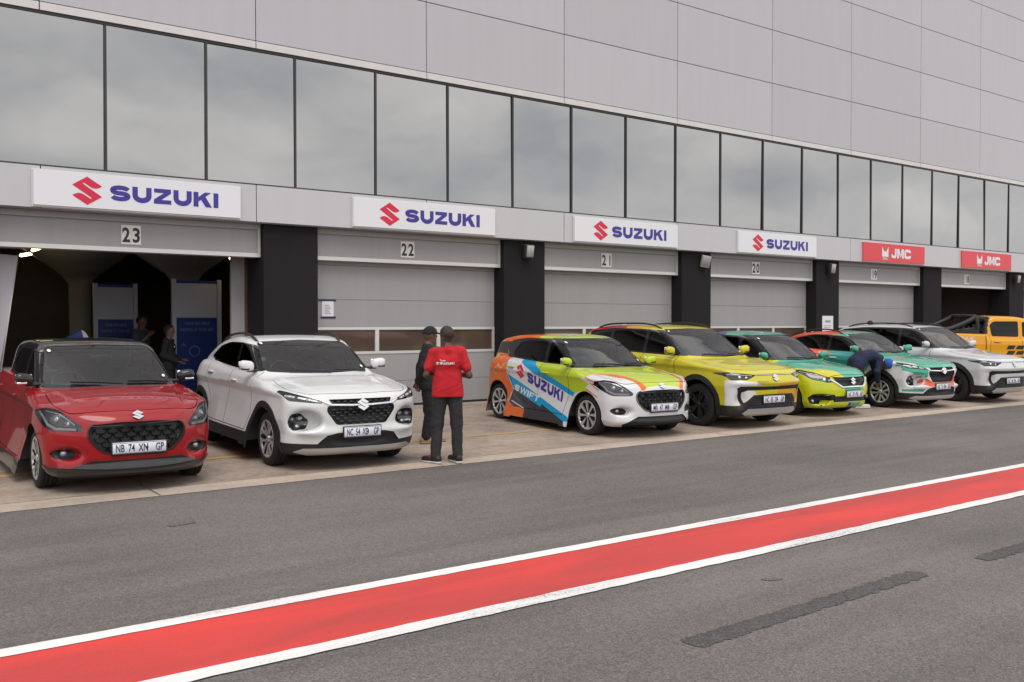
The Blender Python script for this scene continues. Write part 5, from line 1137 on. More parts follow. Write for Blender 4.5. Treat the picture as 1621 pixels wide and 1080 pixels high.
sw.zone([(.36, .06), (.43, .06), (.60, .25), (.70, .7), (.80, 1.1), (.74, 1.1), (.62, .7), (.52, .25)], 'top', 'wrap_orange', lambda C, N: (N[:, 2] > 0.2) & (C[:, 1] < 1.2) & (C[:, 2] > 0.72))
sw.zone([(-.9, 2.35), (-.9, 4), (.9, 4), (.9, 2.35)], 'top', 'wrap_orange', ROOFF(1.325)); sw.zone([(-.9, 1.2), (-.9, 2.5), (.9, 2.5), (.9, 1.2)], 'top', 'wrap_lime', ROOFF(1.325))
swift_finish(sw, sl_, False, 'MR  47  MB    GP', 'wrap_lime', 'wrap_lime', 'chrome')
K = -math.tan(R(14.0))
ln = lambda x, y, x0, z0, kx, kz, k: (x0 - x * kx, z0 + y * kz + k * x * kx)
ps, w = word('SUZUKI'); sidewords(sw, ps, lambda a, b: ln(a, b, 2.38, .70, 1.02 / w, .165, -.245), 'logo_blue', 'side_lettering')
sidewords(sw, [EMBLEM], lambda a, b: (2.575 - a * .115, .855 + b * .115 - .245 * a * .115), 'logo_red', 'side_emblem')
ps, w = word('SWIFT'); sidewords(sw, ps, lambda a, b: (2.74 - a * .76 / w - b * .02, .545 + b * .095 - .20 * a * .76 / w), 'wrap_white', 'model_lettering')
mat('scribble_pale', (0.72, 0.42, 0.28), 0.4)
rk = random.Random(5)
for _ in range(9):
    y0, z0 = rk.uniform(3.12, 3.5), rk.uniform(.84, 1.02); q = [(y0, z0)]
    for k in range(3): q.append((q[-1][0] + rk.uniform(-.12, .12), q[-1][1] + rk.uniform(-.08, .08)))
    decal(sw.S, 'wrap_scribble', stroke(q, .011), 'side', .003, 'scribble_pale', sw.root)
for y0, z0, y1, z1 in ((.70, .80, .50, .70), (.76, .70, .52, .60), (.82, .88, .60, .82), (2.75, .36, 2.35, .27)):
    decal(sw.S, 'wrap_stroke', stroke([(y0, z0), (y1, z1)], .016), 'side', .003, 'wrap_orange' if y0 < 2 else 'wrap_white', sw.root)
for a in (-.28, -.12): decal(sw.S, 'roof_number', [[(a, 1.95), (a + .05, 1.95), (a + .05, 2.3), (a, 2.3)], [(a - .1, 2.1), (a + .05, 2.1), (a + .05, 2.16), (a - .1, 2.16)]], 'top', .003, 'wrap_white', sw.root)

# the yellow sport utility car
yv, yl = vict('parked_suv', 'yellow sport utility car with red roof edge and black cladding beside the lime wrapped hatchback', 13.34, 11.04, 3.0, 'wrap_yellow')
yv.zone([(4.4, 1.2), (3.3, 1.16), (3.0, 1.06), (2.1, .80), (1.15, .52), (1.15, .2), (4.4, .2)], 'side', 'wrap_white', LF)
yv.zone([(3.6, 1.18), (3.0, 1.085), (2.1, .825), (1.15, .545), (1.15, .515), (2.1, .79), (3.0, 1.03), (3.6, 1.10)], 'side', 'wrap_crimson', LF, tuple(yv.zones))
yv.zone([(-.9, .79), (-.62, .79), (-.40, .76), (-.30, .71), (-.62, .71), (-.60, .66), (-.45, .62), (-.40, .56), (-.48, .55), (-.66, .39), (-.95, .39)], 'front', 'wrap_white')
yv.zone([(.08, .74), (.9, .78), (.9, .39), (.66, .39), (.48, .55), (.08, .56)], 'front', 'wrap_amber')
yv.zone([(-.9, 2.9), (-.9, 4.4), (.0, 4.4), (-.35, 2.9)], 'top', 'wrap_crimson', ROOFF(1.45)); yv.zone([(-.9, 2.25), (-.9, 2.95), (.2, 2.95), (-.52, 2.25)], 'top', 'wrap_amber', ROOFF(1.45))
vict_finish(yv, yl, 'NC  85  DF    GP', 'wrap_yellow', 'wrap_yellow')
dots = [[(-.42 + .026 * i + (.013 if j % 2 else 0) + r_ * math.cos(t * 1.047), .725 + .018 * j + r_ * math.sin(t * 1.047)) for t in range(6)] for i in range(18) for j in range(4) for r_ in [0.0075 * (1 - i / 26)]]
decal(yv.S, 'halftone_print', dots, 'front', .003, 'wrap_grey', yv.root)
dots = [[(2.75 - .05 * i - (.025 if j % 2 else 0) + r_ * math.cos(t * 1.047), 1.10 - .03 * j - .018 * i + r_ * math.sin(t * 1.047)) for t in range(6)] for i in range(16) for j in range(5) for r_ in [0.011 * (1 - i / 22)] if 1.10 - .03 * j - .018 * i > .84 - .0 * i + .28 * (2.75 - .05 * i - 2.1) * .9]
decal(yv.S, 'halftone_print', dots, 'side', .003, 'wrap_amber', yv.root)
for a in (-.22, -.06): decal(yv.S, 'roof_number', [[(a, 2.2), (a + .045, 2.2), (a + .045, 2.55), (a, 2.55)], [(a + .045, 2.2), (a + .11, 2.2), (a + .11, 2.24), (a + .045, 2.24)]], 'top', .003, 'wrap_white', yv.root)

# the yellow-green hatchback with a teal bonnet
ba, bl = baleno('parked_hatchback', 'yellow-green hatchback with teal bonnet and roof, between the yellow and the teal cars', 16.03, 11.30, 3.0, 'wrap_citron')
UP = lambda C, N: (N[:, 2] > 0.2) & (C[:, 1] < 1.25) & (C[:, 2] > 0.70)
ba.zone([(-.12, -.05), (.46, -.05), (.60, .25), (.74, .7), (.80, 1.2), (-.80, 1.2), (-.78, .72), (-.60, .48), (-.30, .25)], 'top', 'wrap_teal', UP); ba.zone([(-.60, -.05), (-.12, -.05), (-.30, .25), (-.60, .48), (-.72, .40)], 'top', 'wrap_yellow', UP); ba.zone([(.46, -.05), (.62, -.05), (.72, .3), (.70, .55), (.60, .25)], 'top', 'wrap_amber', UP)
ba.zone([(-.24, .54), (.22, .54), (.22, .48), (-.24, .48)], 'front', 'wrap_teal'); ba.zone([(-.02, .27), (.26, .27), (.26, .12), (-.02, .12)], 'front', 'wrap_teal'); ba.zone([(-.10, .27), (-.02, .27), (-.02, .12), (-.10, .12)], 'front', 'logo_blue')
ba.zone([(-.9, 2.55), (-.9, 3.3), (.05, 3.3), (.05, 2.55)], 'top', 'wrap_violet', ROOFF(1.34)); ba.zone([(-.9, 1.2), (-.9, 4.2), (.9, 4.2), (.9, 1.2)], 'top', 'wrap_teal', ROOFF(1.34))
baleno_finish(ba, bl, 'NC  29  PG    GP', 'wrap_teal', 'wrap_citron')
decal(ba.S, 'roof_number', place(stroke(arc(0, 0, .1, .14, 0, 360, 16), .04), -.15, 2.2, 1.0), 'top', .003, 'wrap_white', ba.root)

# the teal and white crossover
tf, tl = fronx('parked_crossover', 'teal and white wrapped crossover with orange-red patches and a man leaning at its front wheel', 18.93, 11.20, 4.0, 'wrap_white', .029)
tf.zone([(4.0, 1.25), (3.0, 1.16), (2.2, 1.10), (2.05, 1.0), (2.4, .90), (4.0, .85)], 'side', 'wrap_tomato', LF); tf.zone([(3.4, 1.2), (1.2, 1.10), (1.0, .98), (1.15, .72), (2.4, .40), (3.4, .40)], 'side', 'wrap_sea', LF)
tf.zone([(-.9, .9), (-.58, .80), (-.44, .795), (-.44, .66), (-.58, .58), (-.50, .68), (-.68, .70), (-.9, .80)], 'front', 'wrap_teal'); tf.zone([(.30, .90), (.9, .95), (.9, .84), (.47, .79)], 'front', 'wrap_teal')
tf.zone([(-.46, .62), (-.30, .535), (.30, .535), (.40, .66), (.52, .62), (.40, .46), (-.36, .46), (-.54, .50)], 'front', 'wrap_tomato'); tf.zone([(-.9, .40), (-.5, .42), (-.52, .36), (-.9, .36)], 'front', 'wrap_teal')
tf.zone([(-.62, -.05), (.72, -.05), (.80, .6), (.85, 1.3), (-.85, 1.3), (-.84, .85), (-.72, .55), (-.62, .25)], 'top', 'wrap_teal', lambda C, N: (N[:, 2] > 0.2) & (C[:, 1] < 1.35) & (C[:, 2] > 0.83))
tf.zone([(1.0, 1.0), (1.7, 1.42), (2.0, 1.52), (2.0, 1.40), (1.7, 1.30), (1.25, 1.02)], 'side', 'wrap_teal', lambda C, N: (C[:, 2] > 1.0) & (C[:, 0] < -.4)); tf.zone([(1.85, 1.56), (1.85, 1.43), (2.6, 1.42), (3.1, 1.33), (3.6, 1.15), (3.9, 1.2), (3.4, 1.5)], 'side', 'wrap_tomato', lambda C, N: (C[:, 2] > 1.1) & (C[:, 0] < -.45))
tf.zone([(-.9, 1.6), (-.9, 2.15), (.9, 2.15), (.9, 1.6)], 'top', 'wrap_teal', ROOFF(1.37)); tf.zone([(-.9, 2.1), (-.9, 4), (.9, 4), (.9, 2.1)], 'top', 'wrap_grey', ROOFF(1.20))
fronx_finish(tf, tl, 'NC  75  DH    GP', 'wrap_teal', 'wrap_white')

wv, wl = vict('parked_suv', 'plain white sport utility car with black cladding, last in the row before the pickup', 21.62, 11.13, 3.0, 'paint_silver_white', .03)
wv.zone([(-.9, 3.0), (-.9, 3.9), (.9, 3.9), (.9, 3.0)], 'top', 'paint_silver_white', ROOFF(1.45)); vict_finish(wv, wl, 'NC  38  DH    GP', 'paint_silver_white', 'paint_silver_white')
for c_ in (tf, ba):
    ps, w = textpolys('SUZUKI', .012); decal(c_.S, 'bonnet_lettering', [[(-.02 + a * .40 / w - .2, .62 - b * .10) for a, b in p][::-1] for p in ps], 'top', .003, 'wrap_white', c_.root)

# ------------------------------------------------------------------ the pickup
PICK = dict(L=5.35, W=1.90, H=1.86, wb=3.10, fa=0.95, r=0.385, zb=1.22, mir_y=1.9, mir_z=1.6, paint='paint_orange_yellow', cat='pickup',
    hood=[(0, 1.02), (.06, 1.07), (.2, 1.11), (.6, 1.15), (1.2, 1.19), (1.8, 1.22), (3.5, 1.25), (3.6, 1.36), (5.2, 1.38), (5.35, 1.36)], plan=[(0, .86), (.4, .92), (.95, .95), (2, .93), (3.5, .93), (4.05, .95), (5.0, .93), (5.35, .90)],
    sec=[(.2, .1), (.4, .03), (.6, .0), (.95, .004), (1.1, .0), (1.25, .02), (1.4, .04)], front=[(.3, .12), (.5, .02), (.8, 0), (1.0, .05), (1.2, .2)], rear=[(.4, 5.25), (.6, 5.35), (1.0, 5.35), (1.4, 5.33)],
    under=[(0, .34), (.5, .32), (4.8, .36), (5.35, .5)], roof=[(1.35, 1.1), (1.55, 1.22), (1.95, 1.5), (2.25, 1.71), (2.45, 1.80), (2.8, 1.845), (3.2, 1.85), (3.5, 1.82), (3.66, 1.79)],
    gw=[(1.4, .80), (2.0, .825), (3.2, .825), (3.8, .81)], rg=[(1.2, 3.66), (1.5, 3.60), (1.8, 3.50)], ks=.35, ps=3, kr=.05, hc=.05, rc=.04, ws=.24, tum=.24, kst=.06, kg=.09, flare=.02)
pk = Car(PICK, 'parked_pickup', 'orange-yellow double cab pickup with black bed cover, side on at the right edge', None, 28.36, 12.07, -52, .03)
pk.arches(.46, .08)
glazing(pk, [(1.85, 1.30), (2.15, 1.55), (2.36, 1.68), (2.56, 1.70), (2.58, 1.30)], [(2.68, 1.30), (2.66, 1.71), (3.30, 1.70), (3.42, 1.60), (3.38, 1.31)], [(.0, 1.78), (.6, 1.76), (.78, 1.27), (.4, 1.25), (.0, 1.24)])
pk.cut('rear_window', rounded([(-.66, 1.40), (-.62, 1.74), (.62, 1.74), (.66, 1.40)], .05, 3), 'front', -.006, 'side_glass', False, lambda C, N: (N[:, 1] > .3) & (C[:, 1] > 3.0) & (C[:, 1] < 3.9)); pk.cut('rear_surround', [(-.85, 1.37), (-.80, 1.84), (.80, 1.84), (.85, 1.37)], 'front', .004, 'plastic_black', False, lambda C, N: (N[:, 1] > .3) & (C[:, 1] > 3.0) & (C[:, 1] < 3.9), 'plastic_black')
pk.sidecut('sill_cladding', [(1.4, .2), (1.4, .46), (3.6, .46), (3.6, .2)], .01, 'plastic_black', 'plastic_black')
pk.cut('grille', [(-.6, .98), (.6, .98), (.55, .6), (-.55, .6)], 'front', -.03, 'plastic_black'); rgs = pk.lamp([(.9, 1.02), (.64, 1.0), (.64, .86), (.88, .88)], None, .02)
pk.gap([(3.575, 1.36), (3.575, .48)], 'side', .022); pk.gap([(2.62, 1.28), (2.64, .9), (2.62, .5)], 'side'); pk.gap([(3.44, 1.28), (3.46, 1.0), (3.34, .5)], 'side'); pk.gap([(1.72, 1.2), (1.70, .5)], 'side'); bonnet_gap(pk, .76, .5, .15, 1.4)
pk.finish('truck', .25, .25); pk.lamp_cover(rgs); pk.plate(.62, 'JMC', .5, .11); pk.mirrors(2.0, 1.36, 'plastic_black', .24, .2); pk.handles([(2.46, 1.16), (3.28, 1.17)], 'paint_orange_yellow'); pk.cabin(1.6, 2.4)
q = MB(); q.prism([(3.68, 1.36), (5.30, 1.36), (5.30, 1.41), (4.7, 1.44), (4.1, 1.47), (3.72, 1.48)], -.80, .80, 'yz'); q.build('bed_cover', 'plastic_black', pk.root)
q = MB()
for sx in (-.72, .72):
    q.tube(curve([(sx, 4.75, 1.40), (sx, 4.35, 1.52), (sx, 3.95, 1.70), (sx * .95, 3.78, 1.80)], 5), .05, 8, flat=1.3); q.tube(curve([(sx, 3.74, 1.38), (sx, 3.72, 1.6), (sx * .95, 3.76, 1.82)], 4), .055, 8); q.tube([(sx, 4.2, 1.46), (sx, 3.75, 1.5)], .04, 8)
q.tube([(-.69, 3.77, 1.82), (.69, 3.77, 1.82)], .055, 8); q.build('sport_bar', 'plastic_black', pk.root)
ps, w = textpolys('AVENUE', .01); decal(pk.S, 'bed_lettering', [[(4.50 - a * .60 / w, 1.20 + b * .095) for a, b in p] for p in ps], 'side', .004, 'wrap_white', pk.root)
bars = [[(3.05 - x, z), (2.86 - x, z), (2.80 - x, z + .10), (2.99 - x, z + .10)] for x in (0, .24, .48) for z in (.98, .84)] + [[(3.1, .76), (2.2, .76), (2.2, .79), (3.1, .79)]]
decal(pk.S, 'side_graphic', bars, 'side', .004, 'plastic_black', pk.root)
# ------------------------------------------------------------------ people
mat('skin_dark', (0.075, 0.036, 0.022), 0.5, var=0.08, vscale=8); mat('skin_brown', (0.15, 0.072, 0.045), 0.5, var=0.08, vscale=8); mat('hair_black', (0.008, 0.007, 0.007), 0.7, bump=0.6, bscale=180); mat('hair_shaved', (0.028, 0.016, 0.011), 0.7); mat('eye_white', (0.6, 0.58, 0.55), 0.3)
mat('cloth_red', (0.44, 0.006, 0.014), 0.85, var=0.10, vscale=9); mat('cloth_black', (0.009, 0.009, 0.010), 0.9, var=0.2, vscale=9); mat('cloth_charcoal', (0.022, 0.020, 0.023), 0.9, var=0.2, vscale=9); mat('cloth_navy', (0.010, 0.017, 0.050), 0.85, var=0.15, vscale=9); mat('cap_blue', (0.010, 0.075, 0.34), 0.8, var=0.1, vscale=9); mat('cloth_greyblue', (0.06, 0.065, 0.09), 0.9, var=0.15, vscale=8)
mat('shoe_black', (0.012, 0.012, 0.013), 0.6); mat('shoe_sole', (0.55, 0.53, 0.52), 0.6); mat('shoe_red', (0.35, 0.01, 0.03), 0.6); mat('boot_tan', (0.30, 0.21, 0.13), 0.8, var=0.15, vscale=20); mat('print_white', (0.70, 0.70, 0.70), 0.7)
def cone(a, b, ra, rb): return ('c', np.array(a, float), np.array(b, float), ra, rb)
def ball(c, r): return cone(c, np.array(c, float) + np.array([0, 0, 1e-4]), r, r)
def prim(p, x, y, z):
    _, a, b, ra, rb = p; d = b - a; L2 = float(d @ d) or 1e-9
    t = np.clip(((x - a[0]) * d[0] + (y - a[1]) * d[1] + (z - a[2]) * d[2]) / L2, 0, 1)
    return np.sqrt((x - a[0] - t * d[0]) ** 2 + (y - a[1] - t * d[1]) ** 2 + (z - a[2] - t * d[2]) ** 2) - (ra + (rb - ra) * t)
def blob(ps, k=0.03, inf=0.0, clip=(), fold=0.0, seed=0.0):
    """smooth union of rounded cones; clip: (point, normal) planes that cut away the normal's side"""
    def f(x, y, z):
        d = None
        for p in ps: v = prim(p, x, y, z); d = v if d is None else smin(d, v, k)
        d = d - inf
        if fold: d = d + fold * (np.sin(23 * z + 9 * x + 7 * np.sin(11 * y + seed) + seed) * 0.6 + np.sin(41 * x + 17 * z + 5 * np.sin(19 * z + seed)) * 0.4)
        for q, n in clip: d = smax(d, (x - q[0]) * n[0] + (y - q[1]) * n[1] + (z - q[2]) * n[2], 0.012)
        return d
    lo = np.min([np.minimum(p[1] - p[3], p[2] - p[4]) for p in ps], 0) - inf - 0.03; hi = np.max([np.maximum(p[1] + p[3], p[2] + p[4]) for p in ps], 0) + inf + 0.03
    return f, lo, hi
def net(spec, st): f, lo, hi = spec; P, Q = surface_net(f, lo, hi, st, 3); return P, Q, nrm(grad(f, P, 0.003))
def skinned(name, specs, st, m, parent):
    Vs, Fs, Ns, k = [], [], [], 0
    for sp_, s_ in specs:
        P, Q, N = net(sp_, s_ or st); Vs.append(P); Ns.append(N); Fs += (Q + k).tolist(); k += len(P)
    return link(name, mesh_np(name, np.concatenate(Vs), Fs, np.concatenate(Ns)), m, parent)
def vv(*a): return np.array(a, float)
def hand(w, d, pn, sg, curl=0.6, s=1.0):
    """palm, four unequal curled fingers and a thumb; w wrist, d direction, pn palm normal, sg side of the thumb"""
    d = d / np.linalg.norm(d); pn = pn - d * (pn @ d); pn /= np.linalg.norm(pn); u = np.cross(d, pn) * sg; ps = []
    for k in (-1, -0.35, 0.35, 1): ps.append(cone(w + u * 0.012 * k, w + d * 0.085 * s + u * 0.030 * k * s, 0.016, 0.0125))
    for k, ln_ in ((1, 0.072), (0.36, 0.082), (-0.34, 0.076), (-1, 0.060)):
        b = w + d * 0.088 * s + u * 0.030 * k * s; a1 = curl * 0.7; m1 = b + (d * math.cos(a1) + pn * math.sin(a1)) * ln_ * 0.5 * s; a2 = curl * 1.9; m2 = m1 + (d * math.cos(a2) + pn * math.sin(a2)) * ln_ * 0.5 * s
        ps += [cone(b, m1, 0.0095, 0.0085), cone(m1, m2, 0.0085, 0.007)]
    t0 = w + d * 0.025 * s + u * 0.022 * s; t1 = t0 + (d * 0.6 + u * 0.6 + pn * 0.35) * 0.05 * s; t2 = t1 + (d * 0.85 + u * 0.1 + pn * 0.45) * 0.034 * s; ps += [cone(t0, t1, 0.014, 0.0105), cone(t1, t2, 0.0105, 0.008)]
    return ps
STAND = dict(pel=(0, 0, .95), waist=(0, -.005, 1.10), chest=(0, .005, 1.30), neck=(0, .01, 1.47), head=(0, -.01, 1.625), F=(0, -1, 0), U=(0, 0, 1),
    sh=((-.172, .01, 1.415), (.172, .01, 1.415)), el=((-.225, .05, 1.14), (.225, .05, 1.14)), wr=((-.235, -.06, .90), (.235, -.06, .90)), hip=((-.088, 0, .92), (.088, 0, .92)), kn=((-.10, -.015, .50), (.10, -.015, .50)), an=((-.105, .02, .085), (.105, .02, .085)), toe=((-.13, -.16, .03), (.13, -.16, .03)), build=1.0)
def person(label, X, Y, z0, rz, H, pose, wear, st=0.012):
    """pose: joints for a 1.75 m figure that faces -y; wear: colours and garments"""
    J = dict(STAND, **pose); g = {k: (np.array(v, float)) for k, v in J.items() if k != 'build'}; B = J['build']; s = H / 1.75
    root = tag(empty('person', (X, Y, z0), R(rz)), label, 'person', wear.get('group')); root.scale = (s, s, s)
    X_ = vv(1, 0, 0); F, U = g['F'] / np.linalg.norm(g['F']), g['U'] / np.linalg.norm(g['U']); F = F - U * (F @ U); F /= np.linalg.norm(F); Rt = np.cross(F, U); h = g['head']
    torso = []
    ax = (g['sh'][1] - g['sh'][0]); ax /= np.linalg.norm(ax)
    for k in (-1, 1):
        torso += [cone(g['pel'] + X_ * .062 * k, g['waist'] + X_ * .052 * k, .108 * B, .095 * B), cone(g['waist'] + X_ * .052 * k, g['chest'] + ax * .062 * k, .095 * B, .108 * B), cone(g['chest'] + ax * .062 * k, g['sh'][0 if k < 0 else 1] * .75 + g['neck'] * .25, .108 * B, .060)]
    torso.append(cone(g['sh'][0], g['sh'][1], .056, .056)); torso.append(cone(g['neck'] * .6 + (g['sh'][0] + g['sh'][1]) * .2, g['neck'], .070, .056))
    neck = [cone(g['neck'] - U * .04, h - U * .06 - F * .005, .056, .054)]
    head = [cone(h + U * .022 - F * .028, h + U * .022 + F * .012, .084, .080), cone(h + U * .045 - F * .005, h + U * .046, .080, .080), cone(h - U * .015 + F * .02, h - U * .082 + F * .048, .066, .034), cone(h - U * .02 - F * .02, h - U * .05, .066, .055)]
    face = [cone(h + F * .080 + U * .018, h + F * .100 - U * .018, .010, .0145), cone(h + F * .076 - U * .052 - Rt * .018, h + F * .076 - U * .052 + Rt * .018, .013, .013), cone(h + F * .073 + U * .030 - Rt * .04, h + F * .073 + U * .030 + Rt * .04, .014, .014)]
    for k in (-1, 1): face.append(cone(h + Rt * .081 * k + U * .018 - F * .01, h + Rt * .083 * k - U * .022 - F * .004, .014, .010))
    arms, sleeves, legs, hands = [], [], [], []
    for k in (0, 1):
        a, e, w = g['sh'][k], g['el'][k], g['wr'][k]; arms += [cone(a, e, .053 * B, .041 * B), cone(e, w, .041 * B, .028)]
        hd = wear.get('hand', [w - e, w - e])[k]; pn = wear.get('palm', [vv(-1 if k else 1, 0, 0)] * 2)[k]; hands.append(hand(np.array(w), np.array(hd, float), np.array(pn, float), wear.get('thumb', (1, -1))[k] , wear.get('curl', .6)))
        sl = wear.get('sleeve', 'short'); sleeves += [cone(a, a + (e - a) * (.66 if sl == 'short' else 1), .058 * B, (.062 if sl == 'short' else .050) * B)] + ([cone(e, e + (w - e) * .97, .056 * B, .040)] if sl == 'long' else [])
        legs += [cone(g['hip'][k], g['kn'][k], .090 * B, .060 * B), cone(g['kn'][k], g['an'][k], .058 * B, .040), cone(g['an'][k], g['toe'][k], .038, .032)]
    skin = wear.get('skin', 'skin_dark')
    skinned('body', [(blob(torso + neck + head + arms + legs, .028), None), (blob(head[:3] + face, .016), .009)] + [(blob(hd_, .010), .0065 if st < .014 else .009) for hd_ in hands], st * 1.1, skin, root)
    for k in (-1, 1):
        e = h + F * .0775 + U * .012 + Rt * .031 * k; skinned('eye', [(blob([ball(e, .0105)], .01), None)], .006, 'eye_white', root)
    # garments
    hem = wear.get('hem', .86); dn = (h - g['neck']) / np.linalg.norm(h - g['neck']); np_ = (g['neck'] + dn * .03, dn) if 'hem_plane' in wear else (g['neck'] + U * .012, U * .94 + F * .34); top_clip = [np_]
    if 'hem_plane' in wear: top_clip.append(wear['hem_plane'])
    else: top_clip.append((vv(0, 0, hem), vv(0, 0, -1)))
    skirt_ = [cone(g['waist'] + X_ * .06 * k, g['pel'] + X_ * .075 * k - vv(0, 0, .08), .118 * B, .125 * B) for k in (-1, 1)]
    fT, lT, hT = blob(torso + skirt_, .03, .014, top_clip, .0035, X); fS, lS, hS = blob(sleeves, .02, .010, [] if 'hem_plane' in wear else [np_], .003, X + 1)
    cloth = (lambda x, y, z: smin(fT(x, y, z), fS(x, y, z), .03), np.minimum(lT, lS), np.maximum(hT, hS))
    sh = skinned('shirt' if wear.get('sleeve', 'short') == 'short' else 'jacket', [(cloth, None)], st, wear['top'], root)
    fat = wear.get('leg', 1.0); tr = []
    for k in (0, 1): tr += [cone(g['hip'][k], g['kn'][k], .106 * B, .085 * fat), cone(g['kn'][k], g['an'][k] * .94 + g['kn'][k] * .06, .083 * fat, .072 * fat)]
    skinned('trousers', [(blob(tr + [cone(g['pel'] + X_ * .06 * k, g['pel'] + X_ * .055 * k + (g['waist'] - g['pel']) * .4, .116 * B, .108 * B) for k in (-1, 1)], .03, .004, [((g['an'][0] + g['an'][1]) / 2 - vv(0, 0, .035), vv(0, 0, -1))], .0035, Y), None)], st, wear['bottom'], root)
    for k in (0, 1):
        a, t = g['an'][k], g['toe'][k]; d = t - a; d[2] = 0; d /= np.linalg.norm(d); hl = vv(a[0], a[1], 0) - d * .045; tp = vv(t[0], t[1], 0) + d * .02
        o = skinned('shoe', [(blob([cone(hl + vv(0, 0, .048), tp + vv(0, 0, .042), .040, .034), cone(hl + vv(0, 0, .07), hl + d * .07 + vv(0, 0, .10), .044, .042), cone(hl * .4 + tp * .6 + vv(0, 0, .045), tp + vv(0, 0, .04), .044, .036)], .03, 0, [(vv(0, 0, .018), vv(0, 0, -1))]), None)], st * .9, wear['shoe'], root)
        so = skinned('sole', [(blob([cone(hl + vv(0, 0, .02), tp + vv(0, 0, .02), .046, .036), cone(hl * .4 + tp * .6 + vv(0, 0, .02), tp + vv(0, 0, .02), .049, .038)], .02, 0, [(vv(0, 0, .002), vv(0, 0, -1)), (vv(0, 0, .03), vv(0, 0, 1))]), None)], st * .8, wear.get('sole', 'shoe_sole'), o)
        if 'flash' in wear: skinned('shoe_flash', [(blob([cone(hl * .45 + tp * .55 + vv(0, 0, .075), hl * .3 + tp * .7 + vv(0, 0, .065), .034, .030)], .01), None)], st * .8, wear['flash'], o)
    sk = [head[0], head[1]]
    if wear.get('cap'):
        c = skinned('cap', [(blob(sk, .02, .016, [(h + U * .016, -U)]), None)], st * .8, wear['cap'], root)
        skinned('cap_brim', [(blob([cone(h + U * .038 + F * .085 + Rt * .045 * q, h + U * .022 + F * .155 + Rt * .03 * q, .010, .007) for q in (-1, -.5, 0, .5, 1)], .02), None)], .009, wear['cap'], c)
    else: skinned('hair', [(blob(sk, .02, wear.get('hairy', .006), [(h + U * .035 + F * .02, -U * .72 + F * .70)]), None)], st * .8, wear.get('hair', 'hair_black'), root)
    return root, sh, cloth[0]
def back_print(root, f, ps, x0, z0, sx, sz, y_from, m, name, dirn=-1):
    """print on cloth, found by marching along y"""
    ps = subdiv(ps, 0.03 / abs(sx)); P = np.array([q for p in ps for q in p]); x = x0 + P[:, 0] * sx; z = z0 + P[:, 1] * sz; ts = np.linspace(y_from, 0, 120)
    v = f(x[None] + 0 * ts[:, None], ts[:, None] + 0 * x[None], z[None] + 0 * ts[:, None]) < 0; y = ts[np.maximum(v.argmax(0) - 1, 0)] + 0.004 * np.sign(y_from); F = []; k = 0
    for p in ps: F.append(tuple(range(k, k + len(p)))); k += len(p)
    return link(name, mesh_np(name, np.stack([x, y, z], 1), F, None, None, False), m, root)

# man in the red shirt, seen from behind, forearms raised in front of him
r1, sh1, f1 = person('man in red shirt and dark trousers standing with his back to the viewer', 6.86, 10.12, gz(10.12), 146, 1.68,
    dict(el=((-.275, .04, 1.12), (.27, .04, 1.13)), wr=((-.16, -.20, 1.12), (.13, -.22, 1.16)), head=(.01, -.02, 1.625), F=(.42, -.9, -.12), kn=((-.115, .0, .50), (.13, -.01, .50)), an=((-.125, .02, .085), (.155, .05, .085)), toe=((-.05, -.15, .03), (.28, -.07, .03)), build=.94),
    dict(top='cloth_red', bottom='cloth_charcoal', shoe='shoe_black', flash='shoe_red', skin='skin_dark', hem=.845, leg=.86, hairy=.003, hair='hair_shaved', palm=[vv(0, 0, 1), vv(0, 0, 1)], curl=.9), .0105)
ps, w = word('SUZUKI'); back_print(sh1, f1, ps, .10, 1.262, -.185 / w, .030, .5, 'print_white', 'back_lettering')
back_print(sh1, f1, [EMBLEM], .128, 1.278, .019, .019, .5, 'print_white', 'back_emblem'); ps, w = textpolys('Team', .01); back_print(sh1, f1, ps, .10, 1.303, -.07 / w, .022, .5, 'print_white', 'small_back_lettering')
# the phone he holds in front
MB().rbox((0, 0, 0), (.075, .010, .155), .004, 2).build('phone', 'plastic_gloss').location = (0, 0, 0)
ph = COL.objects['phone']; tag(ph, 'black phone held in front of the man in the red shirt', 'phone'); ph.matrix_world = r1.matrix_basis @ Matrix.Translation((-.01, -.315, 1.20)) @ Matrix.Rotation(R(-25), 4, 'X')
# man in black with a cap, seen from the side
person('man in black cap, dark jacket and tan boots standing in side view', 7.62, 11.72, gz(11.72), 62, 1.63, dict(el=((-.24, .09, 1.15), (.25, .10, 1.15)), wr=((-.12, .17, .93), (.22, .13, .90)), F=(.25, -1, .05), head=(.0, -.03, 1.62), an=((-.11, .05, .085), (.11, -.04, .085)), toe=((-.13, -.13, .03), (.13, -.22, .03)), build=1.05),
    dict(top='cloth_black', bottom='cloth_black', shoe='boot_tan', sole='boot_tan', skin='skin_brown', sleeve='long', hem=.80, leg=.92, cap='cloth_black'), .011)
